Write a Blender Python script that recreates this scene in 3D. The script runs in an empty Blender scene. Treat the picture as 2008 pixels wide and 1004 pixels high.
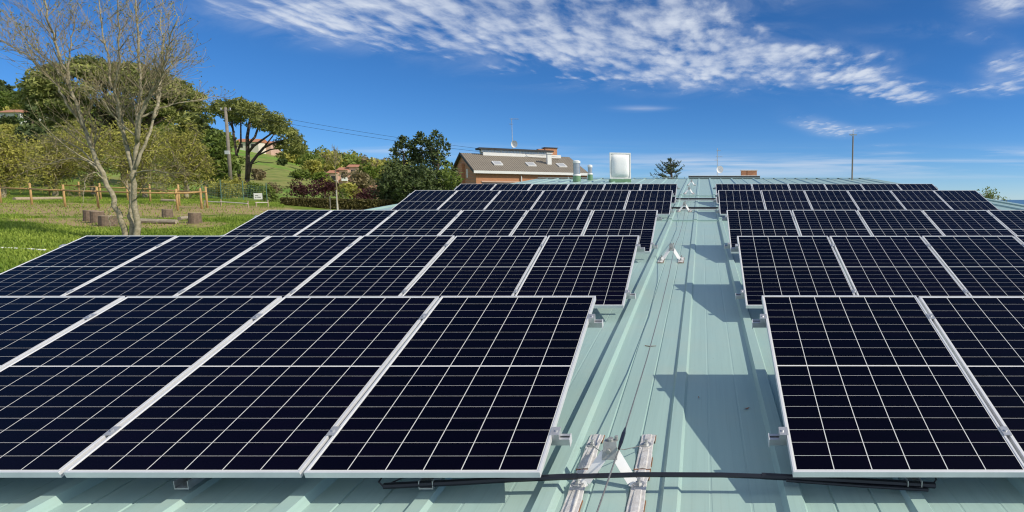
import bpy, math, random
import numpy as np
from mathutils import Vector, Matrix

# ------------------------------------------------------------------ camera, sky, sun
SC = bpy.context.scene
COL = SC.collection
F_PX, PX0, PY0 = 1194.0, 1376.0, 502.0          # focal length and principal point in photo pixels
PITCH = math.radians(5.36)
CP, SP = math.cos(PITCH), math.sin(PITCH)
CAMZ = 5.0
cam_d = bpy.data.cameras.new('camera')
cam = bpy.data.objects.new('camera', cam_d); COL.objects.link(cam)
cam.location = (0, 0, CAMZ)
cam.rotation_euler = (math.radians(90) - PITCH, 0, 0)
cam_d.sensor_width = 36.0
cam_d.lens = 36.0 * F_PX / 2008.0
cam_d.shift_x = -(PX0 - 1004.0) / 2008.0
cam_d.clip_start = 0.05
cam_d.clip_end = 60000
SC.camera = cam

SUN_DIR = Vector((0.815, -0.14, 0.635)).normalized()     # towards the sun
SUN_EL = math.asin(SUN_DIR.z)
SUN_AZ = math.atan2(SUN_DIR.x, SUN_DIR.y)
sun_d = bpy.data.lights.new('sun', 'SUN')
sun_d.energy = 4.3
sun_d.angle = math.radians(0.5)
sun_d.color = (1.0, 0.92, 0.77)
sun = bpy.data.objects.new('sun', sun_d); COL.objects.link(sun)
sun.rotation_euler = (-SUN_DIR).to_track_quat('-Z', 'Y').to_euler()
sun.location = (60, -10, 60)

SC.view_settings.view_transform = 'Standard'
SC.view_settings.look = 'None'
SC.view_settings.exposure = 0.0
SC.view_settings.gamma = 1.0
SC.render.engine = 'CYCLES'
SC.cycles.use_denoising = True
SC.cycles.denoiser = 'OPENIMAGEDENOISE'
SC.cycles.denoising_input_passes = 'RGB_ALBEDO_NORMAL'
SC.cycles.denoising_prefilter = 'ACCURATE'
SC.cycles.filter_width = 1.15
SC.cycles.max_bounces = 6
SC.cycles.sample_clamp_indirect = 6.0


class NG:
    """tiny helper to write node maths"""
    def __init__(s, nt):
        s.nt = nt
    def n(s, typ, **kw):
        nd = s.nt.nodes.new(typ)
        for k, v in kw.items():
            setattr(nd, k, v)
        return nd
    def link(s, a, b):
        s.nt.links.new(a, b)
    def put(s, sock, v):
        if hasattr(v, 'links') or isinstance(v, bpy.types.NodeSocket):
            s.link(v, sock)
        else:
            sock.default_value = v
    def m(s, op, a, b=0.0, c=0.0, clamp=False):
        nd = s.n('ShaderNodeMath', operation=op, use_clamp=clamp)
        s.put(nd.inputs[0], a); s.put(nd.inputs[1], b); s.put(nd.inputs[2], c)
        return nd.outputs[0]
    def mix(s, fac, a, b):
        nd = s.n('ShaderNodeMix', data_type='RGBA')
        s.put(nd.inputs[0], fac); s.put(nd.inputs[6], a); s.put(nd.inputs[7], b)
        return nd.outputs[2]
    def rng(s, v, a, b, c=0.0, d=1.0, smooth=False):
        nd = s.n('ShaderNodeMapRange')
        nd.interpolation_type = 'SMOOTHSTEP' if smooth else 'LINEAR'
        s.put(nd.inputs[0], v)
        for i, q in enumerate((a, b, c, d)):
            s.put(nd.inputs[1 + i], q)
        return nd.outputs[0]
    def noise(s, vec, scale, detail=4.0, rough=0.55, dist=0.0, dim='3D'):
        nd = s.n('ShaderNodeTexNoise', noise_dimensions=dim)
        if vec is not None:
            s.link(vec, nd.inputs['Vector'])
        nd.inputs['Scale'].default_value = scale
        nd.inputs['Detail'].default_value = detail
        nd.inputs['Roughness'].default_value = rough
        nd.inputs['Distortion'].default_value = dist
        return nd.outputs[0]
    def xyz(s, x, y, z):
        nd = s.n('ShaderNodeCombineXYZ')
        s.put(nd.inputs[0], x); s.put(nd.inputs[1], y); s.put(nd.inputs[2], z)
        return nd.outputs[0]


def pix_dir(px, py):
    xr = (px - PX0) / F_PX
    yd = (py - PY0) / F_PX
    return Vector((xr, CP - yd * SP, -SP - yd * CP))


W = bpy.data.worlds.new('World'); SC.world = W
W.use_nodes = True
wt = W.node_tree
for nd in list(wt.nodes):
    wt.nodes.remove(nd)
g = NG(wt)
sky = g.n('ShaderNodeTexSky', sky_type='NISHITA')
sky.sun_disc = False
sky.sun_elevation = SUN_EL
sky.sun_rotation = SUN_AZ
sky.altitude = 3000
sky.air_density = 1.0
sky.dust_density = 0.0
sky.ozone_density = 10.0
SKY_STR = 0.112
hs = g.n('ShaderNodeHueSaturation')
hs.inputs['Saturation'].default_value = 1.10
hs.inputs['Value'].default_value = 1.0
g.link(sky.outputs[0], hs.inputs['Color'])
tc = g.n('ShaderNodeTexCoord')
sep = g.n('ShaderNodeSeparateXYZ'); g.link(tc.outputs['Generated'], sep.inputs[0])
dx, dy, dz = sep.outputs
yy = g.m('MAXIMUM', dy, 0.08)
uu = g.m('DIVIDE', dx, yy); vv = g.m('DIVIDE', dz, yy)
zz = g.m('MAXIMUM', dz, 0.012)
cu = g.m('DIVIDE', dx, zz); cv = g.m('DIVIDE', dy, zz)
plane = g.xyz(cu, g.m('MULTIPLY', cv, 0.42), 0.0)
front = g.rng(dy, 0.1, 0.3)


def cloud_blob(px, py, sx, sy, tilt, amp):
    """gaussian patch of cloud cover about a direction of the sky"""
    d = pix_dir(px, py); u0, v0 = d.x / d.y, d.z / d.y
    a = g.m('SUBTRACT', uu, u0); b = g.m('SUBTRACT', vv, v0)
    ct, st = math.cos(tilt), math.sin(tilt)
    p = g.m('ADD', g.m('MULTIPLY', a, ct), g.m('MULTIPLY', b, st))
    q = g.m('SUBTRACT', g.m('MULTIPLY', b, ct), g.m('MULTIPLY', a, st))
    p = g.m('MULTIPLY', p, F_PX / sx); q = g.m('MULTIPLY', q, F_PX / sy)
    e = g.m('ADD', g.m('MULTIPLY', p, p), g.m('MULTIPLY', q, q))
    return g.m('MULTIPLY', g.m('EXPONENT', g.m('MULTIPLY', e, -1.0)), amp)


cover = None
for bl in [(880, 5, 380, 62, -0.05, 1.0), (1130, 45, 300, 62, -0.20, 1.05), (1420, 92, 250, 46, -0.24, 1.05),
           (1660, 104, 120, 18, -0.05, 0.7), (1740, 172, 85, 22, -0.12, 1.2), (1790, 192, 45, 9, -0.1, 0.7), (1690, 140, 60, 14, 0.0, 0.5), (1330, 140, 170, 30, -0.06, 0.62),
           (600, 25, 170, 34, 0.0, 0.62), (960, 85, 240, 50, -0.12, 0.52), (760, 75, 240, 34, -0.05, 0.34), (1150, 160, 260, 28, -0.05, 0.30),
           (1990, 4, 80, 30, 0.0, 1.1), (2000, 128, 70, 26, 0.1, 1.15), (1990, 172, 70, 14, 0.0, 0.8), (1890, 178, 70, 10, -0.18, 0.5),
           (1900, 75, 90, 16, 0.0, 0.36), (1800, 55, 120, 14, 0.05, 0.3),
           (1610, 248, 75, 17, -0.22, 0.72), (1720, 252, 90, 8, 0.08, 0.45), (1740, 285, 70, 5, 0.05, 0.4),
           (1200, -70, 500, 80, 0.0, 0.9)]:
    c = cloud_blob(*bl)
    cover = c if cover is None else g.m('ADD', cover, c)
cover = g.m('MINIMUM', cover, 1.1)
puff = g.noise(plane, 8.0, 8.0, 0.60, 0.15)
cell = g.n('ShaderNodeTexVoronoi', feature='SMOOTH_F1')
wob = g.n('ShaderNodeVectorMath', operation='MULTIPLY_ADD')
nz = g.n('ShaderNodeTexNoise'); g.link(plane, nz.inputs['Vector']); nz.inputs['Scale'].default_value = 4.0; nz.inputs['Detail'].default_value = 5.0
g.link(nz.outputs['Color'], wob.inputs[0]); wob.inputs[1].default_value = (0.22, 0.22, 0.0); g.link(plane, wob.inputs[2])
g.link(wob.outputs[0], cell.inputs['Vector'])
cell.inputs['Scale'].default_value = 9.0
cell.inputs['Smoothness'].default_value = 0.45
wisp = g.noise(g.xyz(g.m('MULTIPLY', uu, 7.0), g.m('MULTIPLY', vv, 22.0), 3.0), 1.0, 7.0, 0.6, 0.6)
tex = g.m('ADD', g.m('MULTIPLY', puff, 0.80), g.m('MULTIPLY', wisp, 0.46))
tex = g.m('SUBTRACT', tex, g.m('MULTIPLY', cell.outputs['Distance'], 0.40))
dens = g.m('ADD', g.m('MULTIPLY', cover, 0.44), tex)
dens = g.rng(dens, 0.655, 1.16, 0.0, 1.0, True)
dens = g.m('MULTIPLY', dens, g.rng(cover, 0.02, 0.55, 0.0, 1.0, True))
veil = g.m('MULTIPLY', g.rng(wisp, 0.35, 0.75, 0.0, 0.30, True), g.rng(cover, 0.05, 0.6, 0.0, 1.0, True))
dens = g.m('ADD', g.m('MULTIPLY', dens, g.rng(g.noise(plane, 1.1, 4.0, 0.55), 0.3, 0.7, 0.55, 1.0)), veil)
# thin streaks low over the horizon
strip = None
for bl in [(1800, 325, 480, 24, 0.0, 0.75), (1900, 300, 260, 7, 0.02, 0.8), (1250, 335, 200, 22, 0.0, 0.7), (1000, 295, 260, 10, 0.0, 0.45),
           (700, 300, 260, 14, 0.0, 0.35), (1400, 318, 90, 7, 0.0, 0.7), (1260, 213, 45, 5, 0.0, 0.5)]:
    c = cloud_blob(*bl)
    strip = c if strip is None else g.m('ADD', strip, c)
st_tex = g.noise(g.xyz(g.m('MULTIPLY', uu, 3.0), g.m('MULTIPLY', vv, 60.0), 9.0), 1.0, 5.0, 0.55, 0.4)
strip = g.m('MULTIPLY', strip, g.rng(st_tex, 0.38, 0.72, 0.0, 1.0, True))
allc = g.m('MULTIPLY', g.m('MINIMUM', g.m('ADD', g.m('MULTIPLY', dens, 0.88), g.m('MULTIPLY', strip, 0.85)), 0.92), front)
# unseen cloud added behind and above the camera to brighten the shadows
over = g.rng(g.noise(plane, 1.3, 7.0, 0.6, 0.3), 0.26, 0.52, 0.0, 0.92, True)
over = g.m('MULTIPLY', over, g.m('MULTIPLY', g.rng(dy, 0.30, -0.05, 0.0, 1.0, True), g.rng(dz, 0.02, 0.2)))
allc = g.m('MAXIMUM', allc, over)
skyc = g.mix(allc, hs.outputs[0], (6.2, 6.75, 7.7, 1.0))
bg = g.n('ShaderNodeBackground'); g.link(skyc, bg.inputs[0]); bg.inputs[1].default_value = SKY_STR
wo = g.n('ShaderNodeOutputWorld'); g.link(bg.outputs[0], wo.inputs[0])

random.seed(7)
RNG = np.random.default_rng(11)


# ------------------------------------------------------------------ helpers
def tag(o, label=None, cat=None, group=None, kind=None):
    if label: o['label'] = label
    if cat: o['category'] = cat
    if group: o['group'] = group
    if kind: o['kind'] = kind
    return o


def empty(name, loc=(0, 0, 0), rot=(0, 0, 0), label=None, cat=None, group=None):
    o = bpy.data.objects.new(name, None); COL.objects.link(o)
    o.empty_display_size = 0.2
    o.location = loc; o.rotation_euler = rot
    return tag(o, label, cat, group)


def copy_tree(o, parent=None):
    c = o.copy(); COL.objects.link(c)
    if parent is not None:
        c.parent = parent
    for ch in [q for q in COL.objects if q.parent == o]:
        copy_tree(ch, c)
    return c


class MB:
    """collects boxes, bars, tubes and sheets; build() links them as one mesh object"""
    def __init__(s):
        s.v = []; s.f = []
    def add(s, vs, fs):
        k = len(s.v); s.v += [tuple(p) for p in vs]; s.f += [tuple(i + k for i in q) for q in fs]
        return s
    def box(s, x0, x1, y0, y1, z0, z1):
        return s.add([(x0, y0, z0), (x1, y0, z0), (x1, y1, z0), (x0, y1, z0), (x0, y0, z1), (x1, y0, z1), (x1, y1, z1), (x0, y1, z1)],
                     [(3, 2, 1, 0), (4, 5, 6, 7), (0, 1, 5, 4), (1, 2, 6, 5), (2, 3, 7, 6), (3, 0, 4, 7)])
    def obox(s, c, ax, ay, az, hx, hy, hz):
        c, ax, ay, az = map(Vector, (c, ax, ay, az))
        P = [c + ax * (sx * hx) + ay * (sy * hy) + az * (sz * hz) for sz in (-1, 1) for sx, sy in ((-1, -1), (1, -1), (1, 1), (-1, 1))]
        return s.add(P, [(3, 2, 1, 0), (4, 5, 6, 7), (0, 1, 5, 4), (1, 2, 6, 5), (2, 3, 7, 6), (3, 0, 4, 7)])
    def bar(s, a, b, w, h, up=(0, 0, 1)):
        a, b, up = Vector(a), Vector(b), Vector(up)
        d = (b - a); L = d.length; d /= L
        x = d.cross(up)
        if x.length < 1e-5: x = d.cross(Vector((1, 0, 0)))
        x.normalize(); z = x.cross(d)
        return s.obox((a + b) / 2, x, d, z, w / 2, L / 2, h / 2)
    def tube(s, pts, rad, n=6, cap=True):
        pts = [Vector(p) for p in pts]
        if not hasattr(rad, '__len__'): rad = [rad] * len(pts)
        k = len(s.v); ref = None
        for i, p in enumerate(pts):
            d = (pts[min(i + 1, len(pts) - 1)] - pts[max(i - 1, 0)])
            if d.length < 1e-9: d = Vector((0, 0, 1))
            d.normalize()
            if ref is None:
                ref = d.cross(Vector((0.31, 0.95, 0.1)))
                if ref.length < 1e-3: ref = d.cross(Vector((1, 0, 0)))
            x = (ref - d * ref.dot(d))
            if x.length < 1e-6: x = d.orthogonal()
            x.normalize(); ref = x; y = d.cross(x)
            for j in range(n):
                a = 2 * math.pi * j / n
                s.v.append(tuple(p + x * (math.cos(a) * rad[i]) + y * (math.sin(a) * rad[i])))
        for i in range(len(pts) - 1):
            for j in range(n):
                a = k + i * n + j; b = k + i * n + (j + 1) % n
                s.f.append((a, b, b + n, a + n))
        if cap:
            s.f.append(tuple(k + j for j in reversed(range(n))))
            s.f.append(tuple(k + (len(pts) - 1) * n + j for j in range(n)))
        return s
    def cyl(s, x, y, z0, z1, r0, r1=None, n=20):
        return s.tube([(x, y, z0), (x, y, z1)], [r0, r0 if r1 is None else r1], n)
    def build(s, name, mat, parent=None, smooth=False, bevel=0.0):
        me = bpy.data.meshes.new(name)
        me.from_pydata(s.v, [], s.f)
        me.update()
        if smooth:
            for p in me.polygons: p.use_smooth = True
        o = bpy.data.objects.new(name, me); COL.objects.link(o)
        if mat: me.materials.append(mat)
        if parent is not None: o.parent = parent
        if bevel:
            b = o.modifiers.new('bevel', 'BEVEL'); b.width = bevel; b.segments = 2; b.limit_method = 'ANGLE'
        return o


def mat(name, col, rough=0.6, metal=0.0, noise=0.0, nscale=8.0, spec=0.5, bump=0.0, bscale=40.0, col2=None, coat=0.0, stretch=None):
    m = bpy.data.materials.new(name); m.use_nodes = True
    nt = m.node_tree; b = nt.nodes['Principled BSDF']; q = NG(nt)
    b.inputs['Roughness'].default_value = rough
    b.inputs['Metallic'].default_value = metal
    b.inputs['Specular IOR Level'].default_value = spec
    b.inputs['Coat Weight'].default_value = coat
    c = (*col, 1.0)
    tcn = q.n('ShaderNodeTexCoord'); vec = tcn.outputs['Object']
    if stretch:
        mp = q.n('ShaderNodeMapping'); q.link(vec, mp.inputs[0]); mp.inputs['Scale'].default_value = stretch; vec = mp.outputs[0]
    if noise > 0 or col2:
        c2 = (*(col2 or tuple(x * (1 - noise) for x in col)), 1.0)
        f = q.rng(q.noise(vec, nscale, 6, 0.6), 0.3, 0.7)
        q.link(q.mix(f, c, c2), b.inputs['Base Color'])
    else:
        b.inputs['Base Color'].default_value = c
    if bump > 0:
        bn = q.n('ShaderNodeBump'); bn.inputs['Strength'].default_value = bump; bn.inputs['Distance'].default_value = 0.02
        q.link(q.noise(vec, bscale, 5, 0.6), bn.inputs['Height']); q.link(bn.outputs[0], b.inputs['Normal'])
    return m


def leafmat(name, dark, light, transl=0.25, rough=0.55):
    """foliage: leaf colour varies from leaf to leaf and clump to clump (vertex attribute tone)"""
    m = bpy.data.materials.new(name); m.use_nodes = True
    nt = m.node_tree; b = nt.nodes['Principled BSDF']; q = NG(nt)
    at = q.n('ShaderNodeAttribute', attribute_name='tone')
    c = q.mix(at.outputs['Fac'], (*dark, 1), (*light, 1))
    q.link(c, b.inputs['Base Color'])
    b.inputs['Roughness'].default_value = rough; b.inputs['Specular IOR Level'].default_value = 0.25
    t = q.n('ShaderNodeBsdfTranslucent'); q.link(c, t.inputs[0])
    ms = q.n('ShaderNodeMixShader'); ms.inputs[0].default_value = transl
    q.link(b.outputs[0], ms.inputs[1]); q.link(t.outputs[0], ms.inputs[2])
    q.link(ms.outputs[0], nt.nodes['Material Output'].inputs[0])
    return m


def leaves(name, pts, size, tone, material, parent=None, aspect=0.5, nbias=(0, 0, 0.5), tdir=None, tmix=0.0):
    """one mesh of leaf-sized four-cornered faces"""
    pts = np.asarray(pts, float); n = len(pts)
    nor = RNG.normal(size=(n, 3)) + np.asarray(nbias)[None] * 1.5
    nor /= np.linalg.norm(nor, axis=1)[:, None]
    t = RNG.normal(size=(n, 3))
    if tdir is not None:
        t = t * (1 - tmix) + np.asarray(tdir) * tmix * 2
    t -= nor * (t * nor).sum(1)[:, None]
    t /= np.linalg.norm(t, axis=1)[:, None] + 1e-9
    bt = np.cross(nor, t)
    sz = (np.asarray(size) * RNG.uniform(0.6, 1.35, n))[:, None]
    v = np.stack([pts - t * sz, pts + bt * sz * aspect, pts + t * sz, pts - bt * sz * aspect], 1).reshape(-1, 3)
    me = bpy.data.meshes.new(name)
    me.vertices.add(4 * n); me.vertices.foreach_set('co', v.astype(np.float32).ravel())
    me.loops.add(4 * n); me.loops.foreach_set('vertex_index', np.arange(4 * n, dtype=np.int32))
    me.polygons.add(n); me.polygons.foreach_set('loop_start', np.arange(0, 4 * n, 4, dtype=np.int32))
    me.polygons.foreach_set('loop_total', np.full(n, 4, np.int32))
    me.update(calc_edges=True)
    a = me.attributes.new('tone', 'FLOAT', 'POINT')
    a.data.foreach_set('value', np.repeat(np.clip(tone, 0, 1), 4).astype(np.float32))
    me.materials.append(material)
    o = bpy.data.objects.new(name, me); COL.objects.link(o)
    if parent is not None: o.parent = parent
    return o


def clump_points(clumps, dens, inner=0.35):
    """points near the skin of many small ellipsoids; dens = leaves per clump of unit radius"""
    P, T = [], []
    for (cx, cy, cz, rx, ry, rz) in clumps:
        n = max(6, int(dens * (rx * ry * rz) ** (2 / 3)))
        d = RNG.normal(size=(n, 3)); d /= np.linalg.norm(d, axis=1)[:, None]
        r = inner + (1 - inner) * RNG.uniform(0, 1, n) ** 0.5
        P.append(np.array([cx, cy, cz]) + d * r[:, None] * np.array([rx, ry, rz]))
        T.append(np.clip(RNG.uniform(0.1, 0.9) * 0.65 + RNG.uniform(0, 0.35, n), 0, 1))
    return np.concatenate(P), np.concatenate(T)


def P(px, py, zc):
    """world point seen at a photo pixel at a depth along the optical axis"""
    d = pix_dir(px, py) * zc
    return Vector((d.x, d.y, d.z + CAMZ))


# ------------------------------------------------------------------ terrain
TPX = np.array([-500, 0, 250, 450, 550, 660, 780, 1000, 1400, 2008, 2700], float)
TU = (TPX - PX0) / F_PX
TY = np.array([4, 12, 16, 24, 30, 38, 50, 60, 80, 100, 160, 250, 400, 800, 2500, 6000], float)
TZ = np.array([  # -500    0    250    450    550    660    780   1000  1400   2008   2700
    [-2.5, -2.6, -3.2, -3.6, -3.8, -4.0, -4.2, -4.4, -4.6, -5.0, -5.0],
    [-1.9, -2.1, -2.8, -3.2, -3.4, -3.6, -4.0, -4.4, -4.6, -5.0, -5.2],
    [-1.6, -1.75, -2.3, -2.8, -3.0, -3.3, -3.8, -4.4, -4.6, -5.2, -5.5],
    [-0.9, -1.0, -1.40, -1.7, -2.0, -2.4, -3.2, -4.2, -4.7, -5.4, -6.0],
    [-0.6, -0.7, -0.92, -1.1, -1.3, -1.7, -2.6, -4.0, -4.8, -5.6, -6.5],
    [-0.2, -0.3, -0.45, -0.5, -0.6, -1.0, -1.9, -3.6, -5.0, -6.0, -7.0],
    [0.5, 0.3, 0.1, -0.1, -0.35, -0.7, -1.3, -3.2, -5.0, -6.5, -8.0],
    [1.8, 1.5, 0.7, 0.05, -0.4, -0.6, -1.1, -3.0, -5.0, -7.2, -9.0],
    [6, 5, 2.0, 0.6, 0.2, -0.4, -1.0, -2.8, -5.5, -8.5, -11],
    [11, 9, 4.5, 2.2, 1.6, 0.0, -0.8, -2.6, -6.0, -11, -14],
    [24, 19.5, 15, 10.7, 8.7, 3.6, 1.6, -2.0, -9.0, -22, -26],
    [46, 41, 30, 21, 17.6, 11.0, 8.0, -2.0, -16, -38, -44],
    [44, 40, 34, 27, 25, 19, 16, 0.0, -30, -50, -56],
    [30, 28, 26, 22, 18, 14, 10, -10, -50, -64, -66],
    [-30, -30, -30, -30, -34, -38, -42, -55, -66, -70, -70],
    [-80, -80, -80, -80, -80, -80, -80, -80, -80, -80, -80]])


def gz_rel(x, y):
    x = np.asarray(x, float); y = np.asarray(y, float)
    yc = np.clip(y, TY[0], TY[-1] - 1)
    u = np.clip(x / np.maximum(yc, 9.0), TU[0], TU[-1] - 1e-6)
    i = np.clip(np.searchsorted(TU, u, side='right') - 1, 0, len(TU) - 2)
    j = np.clip(np.searchsorted(TY, yc, side='right') - 1, 0, len(TY) - 2)
    a = (u - TU[i]) / (TU[i + 1] - TU[i]); b = (yc - TY[j]) / (TY[j + 1] - TY[j])
    a = a * a * (3 - 2 * a) * 0.5 + a * 0.5
    z = (TZ[j, i] * (1 - a) + TZ[j, i + 1] * a) * (1 - b) + (TZ[j + 1, i] * (1 - a) + TZ[j + 1, i + 1] * a) * b
    bump = np.sin(x * 0.31 + 1.3) * np.sin(y * 0.27) * 0.05 + np.sin(x * 0.06) * np.sin(y * 0.05 + 1) * np.clip((y - 60) / 100, 0, 1) * 0.8
    return z + bump


def ground(x, y):
    return float(gz_rel(x, y)) + CAMZ


def hit(px, py, near=10.0, far=600.0):
    """where the sight line of a photo pixel first meets the terrain"""
    d = pix_dir(px, py); t = near
    while t < far:
        if d.z * t <= float(gz_rel(d.x * t, d.y * t)):
            break
        t += 0.1 + t * 0.002
    return Vector((d.x * t, d.y * t, ground(d.x * t, d.y * t))), t


def at(px, zc):
    """ground point on the bearing of a photo column at a depth"""
    x = (px - PX0) / F_PX * zc; y = zc * 1.0
    return Vector((x, y, ground(x, y)))


def grid_axis(a, b, fine0, fine1, step, grow):
    xs = list(np.arange(fine0, fine1 + 1e-6, step))
    s = step; x = xs[-1]
    while x < b:
        s *= grow; x += s; xs.append(min(x, b))
    s = step; x = xs[0]
    while x > a:
        s *= grow; x -= s; xs.insert(0, max(x, a))
    return np.array(sorted(set(np.round(xs, 3))))


gxs = grid_axis(-5000, 5000, -80, 40, 1.2, 1.09)
gys = grid_axis(-60, 6000, -10, 80, 1.2, 1.08)
GX, GY = np.meshgrid(gxs, gys)
GZ = gz_rel(GX, GY) + CAMZ
nx, ny = len(gxs), len(gys)
me = bpy.data.meshes.new('ground')
idx = np.arange(nx * ny).reshape(ny, nx)
quads = np.stack([idx[:-1, :-1], idx[:-1, 1:], idx[1:, 1:], idx[1:, :-1]], -1).reshape(-1, 4)
me.from_pydata(np.stack([GX, GY, GZ], -1).reshape(-1, 3).tolist(), [], quads.tolist())
for p in me.polygons: p.use_smooth = True
ground_o = bpy.data.objects.new('ground', me); COL.objects.link(ground_o)
tag(ground_o, kind='structure')

gm = bpy.data.materials.new('grassland'); gm.use_nodes = True
nt = gm.node_tree; b = nt.nodes['Principled BSDF']; q = NG(nt)
geo = q.n('ShaderNodeNewGeometry'); pos = geo.outputs['Position']
sp = q.n('ShaderNodeSeparateXYZ'); q.link(pos, sp.inputs[0])
n1 = q.noise(pos, 0.9, 6, 0.6); n2 = q.noise(pos, 7.0, 5, 0.6); n3 = q.noise(pos, 0.035, 5, 0.6)
lawn = q.mix(q.rng(n1, 0.35, 0.65), (0.12, 0.19, 0.022, 1), (0.24, 0.29, 0.05, 1))
lawn = q.mix(q.rng(n2, 0.35, 0.7), lawn, (0.08, 0.135, 0.016, 1))


def spot(cx, cy, rx, ry, rot=0.0):
    a = q.m('SUBTRACT', sp.outputs[0], cx); c = q.m('SUBTRACT', sp.outputs[1], cy)
    ct, st = math.cos(rot), math.sin(rot)
    u = q.m('DIVIDE', q.m('ADD', q.m('MULTIPLY', a, ct), q.m('MULTIPLY', c, st)), rx)
    v = q.m('DIVIDE', q.m('SUBTRACT', q.m('MULTIPLY', c, ct), q.m('MULTIPLY', a, st)), ry)
    return q.m('SUBTRACT', 1.0, q.m('ADD', q.m('MULTIPLY', u, u), q.m('MULTIPLY', v, v)))


e1, _ = hit(150, 408); e2, _ = hit(310, 412); e3, _ = hit(230, 438)
bare = q.m('MAXIMUM', q.m('MAXIMUM', spot(e1.x, e1.y, 10, 7.5), spot(e2.x, e2.y, 8, 6.5)), spot(e3.x, e3.y, 5.0, 2.6))
bare = q.rng(q.m('ADD', bare, q.m('MULTIPLY', q.m('SUBTRACT', n1, 0.5), 3.0)), -0.1, 0.7, 0.0, 0.85, True)
soil = q.mix(q.rng(n2, 0.3, 0.7), (0.29, 0.205, 0.11, 1), (0.45, 0.33, 0.185, 1))
near = q.mix(bare, lawn, soil)
hillc = q.mix(q.rng(n3, 0.40, 0.58, 0, 1, True), (0.17, 0.31, 0.045, 1), (0.24, 0.24, 0.08, 1))
hillc = q.mix(q.rng(q.noise(pos, 0.25, 5, 0.6), 0.45, 0.75), hillc, (0.09, 0.16, 0.03, 1))
col = q.mix(q.rng(sp.outputs[1], 55, 85), near, hillc)
q.link(col, b.inputs['Base Color']); b.inputs['Roughness'].default_value = 0.9; b.inputs['Specular IOR Level'].default_value = 0.1
bn = q.n('ShaderNodeBump'); bn.inputs['Strength'].default_value = 0.6; bn.inputs['Distance'].default_value = 0.12
q.link(n2, bn.inputs['Height']); q.link(bn.outputs[0], b.inputs['Normal'])
me.materials.append(gm)

# sea to the horizon
wm = mat('sea_water', (0.02, 0.07, 0.12), 0.25, noise=0.4, nscale=0.002, bump=0.3, bscale=0.05)
sea = MB().add([(-30000, 1200, CAMZ - 62), (40000, 1200, CAMZ - 62), (40000, 40000, CAMZ - 62), (-30000, 40000, CAMZ - 62)], [(0, 1, 2, 3)]).build('sea', wm)
tag(sea, kind='structure')

# ------------------------------------------------------------------ materials
M = {}
M['roof'] = rm = bpy.data.materials.new('green_roof_paint'); rm.use_nodes = True
nt = rm.node_tree; b = nt.nodes['Principled BSDF']; q = NG(nt)
tcn = q.n('ShaderNodeTexCoord'); ob = tcn.outputs['Object']
mp = q.n('ShaderNodeMapping'); q.link(ob, mp.inputs[0]); mp.inputs['Scale'].default_value = (26.0, 0.8, 1.0)
mp2 = q.n('ShaderNodeMapping'); q.link(ob, mp2.inputs[0]); mp2.inputs['Scale'].default_value = (90.0, 1.2, 1.0)
streak = q.noise(mp.outputs[0], 1.0, 5, 0.6); fine = q.noise(mp2.outputs[0], 1.0, 3, 0.5); blot = q.noise(ob, 2.2, 6, 0.6)
c = q.mix(q.rng(streak, 0.3, 0.75), (0.338, 0.480, 0.448, 1), (0.303, 0.440, 0.416, 1))
c = q.mix(q.rng(fine, 0.56, 0.80, 0, 0.42), c, (0.24, 0.34, 0.31, 1))
c = q.mix(q.rng(blot, 0.48, 0.72, 0, 0.6), c, (0.36, 0.46, 0.41, 1))
spk = q.noise(ob, 38.0, 2, 0.5)
c = q.mix(q.rng(spk, 0.75, 0.80, 0, 0.45), c, (0.16, 0.17, 0.12, 1))
q.link(c, b.inputs['Base Color']); b.inputs['Roughness'].default_value = 0.36; b.inputs['Specular IOR Level'].default_value = 0.5

M['alu'] = mat('anodised_aluminium', (0.78, 0.78, 0.80), 0.42, metal=0.35, noise=0.12, nscale=6)
M['alu_rail'] = mat('mill_aluminium', (0.62, 0.63, 0.65), 0.38, metal=0.6, noise=0.2, nscale=14)
M['white_steel'] = mat('pale_zinc', (0.82, 0.82, 0.82), 0.45, metal=0.15, noise=0.1)
M['back'] = mat('white_backsheet', (0.64, 0.64, 0.63), 0.35, coat=0.2)
M['galv'] = mat('galvanised_steel', (0.55, 0.56, 0.57), 0.42, metal=0.55, noise=0.35, nscale=30)
M['strap'] = mat('weathered_strap_steel', (0.76, 0.745, 0.735), 0.42, metal=0.3, nscale=26, col2=(0.55, 0.52, 0.49), bump=0.3, bscale=60)
M['rust'] = mat('rusty_edge', (0.32, 0.13, 0.05), 0.8, noise=0.5, nscale=40)
M['black'] = mat('black_plastic', (0.012, 0.013, 0.022), 0.38, noise=0.3)
M['cable'] = mat('steel_wire', (0.35, 0.34, 0.32), 0.4, metal=0.6, noise=0.4, nscale=60)
M['white'] = mat('white_paint', (0.78, 0.78, 0.76), 0.5, noise=0.12, nscale=5)
M['steel'] = mat('stainless_flue', (0.50, 0.51, 0.53), 0.38, metal=0.75, noise=0.1)
M['green'] = mat('green_curb', (0.16, 0.30, 0.17), 0.5, noise=0.2)
M['dark'] = mat('dark_opening', (0.018, 0.018, 0.02), 0.5, noise=0.2)
M['slate'] = mat('dark_slate_edge', (0.035, 0.037, 0.042), 0.6, noise=0.4, nscale=3)
M['wood'] = mat('peeled_pine', (0.52, 0.33, 0.13), 0.75, noise=0.35, nscale=9, bump=0.3)
M['bark'] = mat('grey_bark', (0.44, 0.385, 0.28), 0.9, nscale=9, col2=(0.17, 0.15, 0.08), bump=0.9, bscale=22)
M['bark_dark'] = mat('pine_bark', (0.13, 0.095, 0.075), 0.9, noise=0.6, nscale=4, bump=0.8, bscale=8)
M['twig'] = mat('pale_twig', (0.30, 0.25, 0.15), 0.85, noise=0.45, nscale=3)
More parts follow.
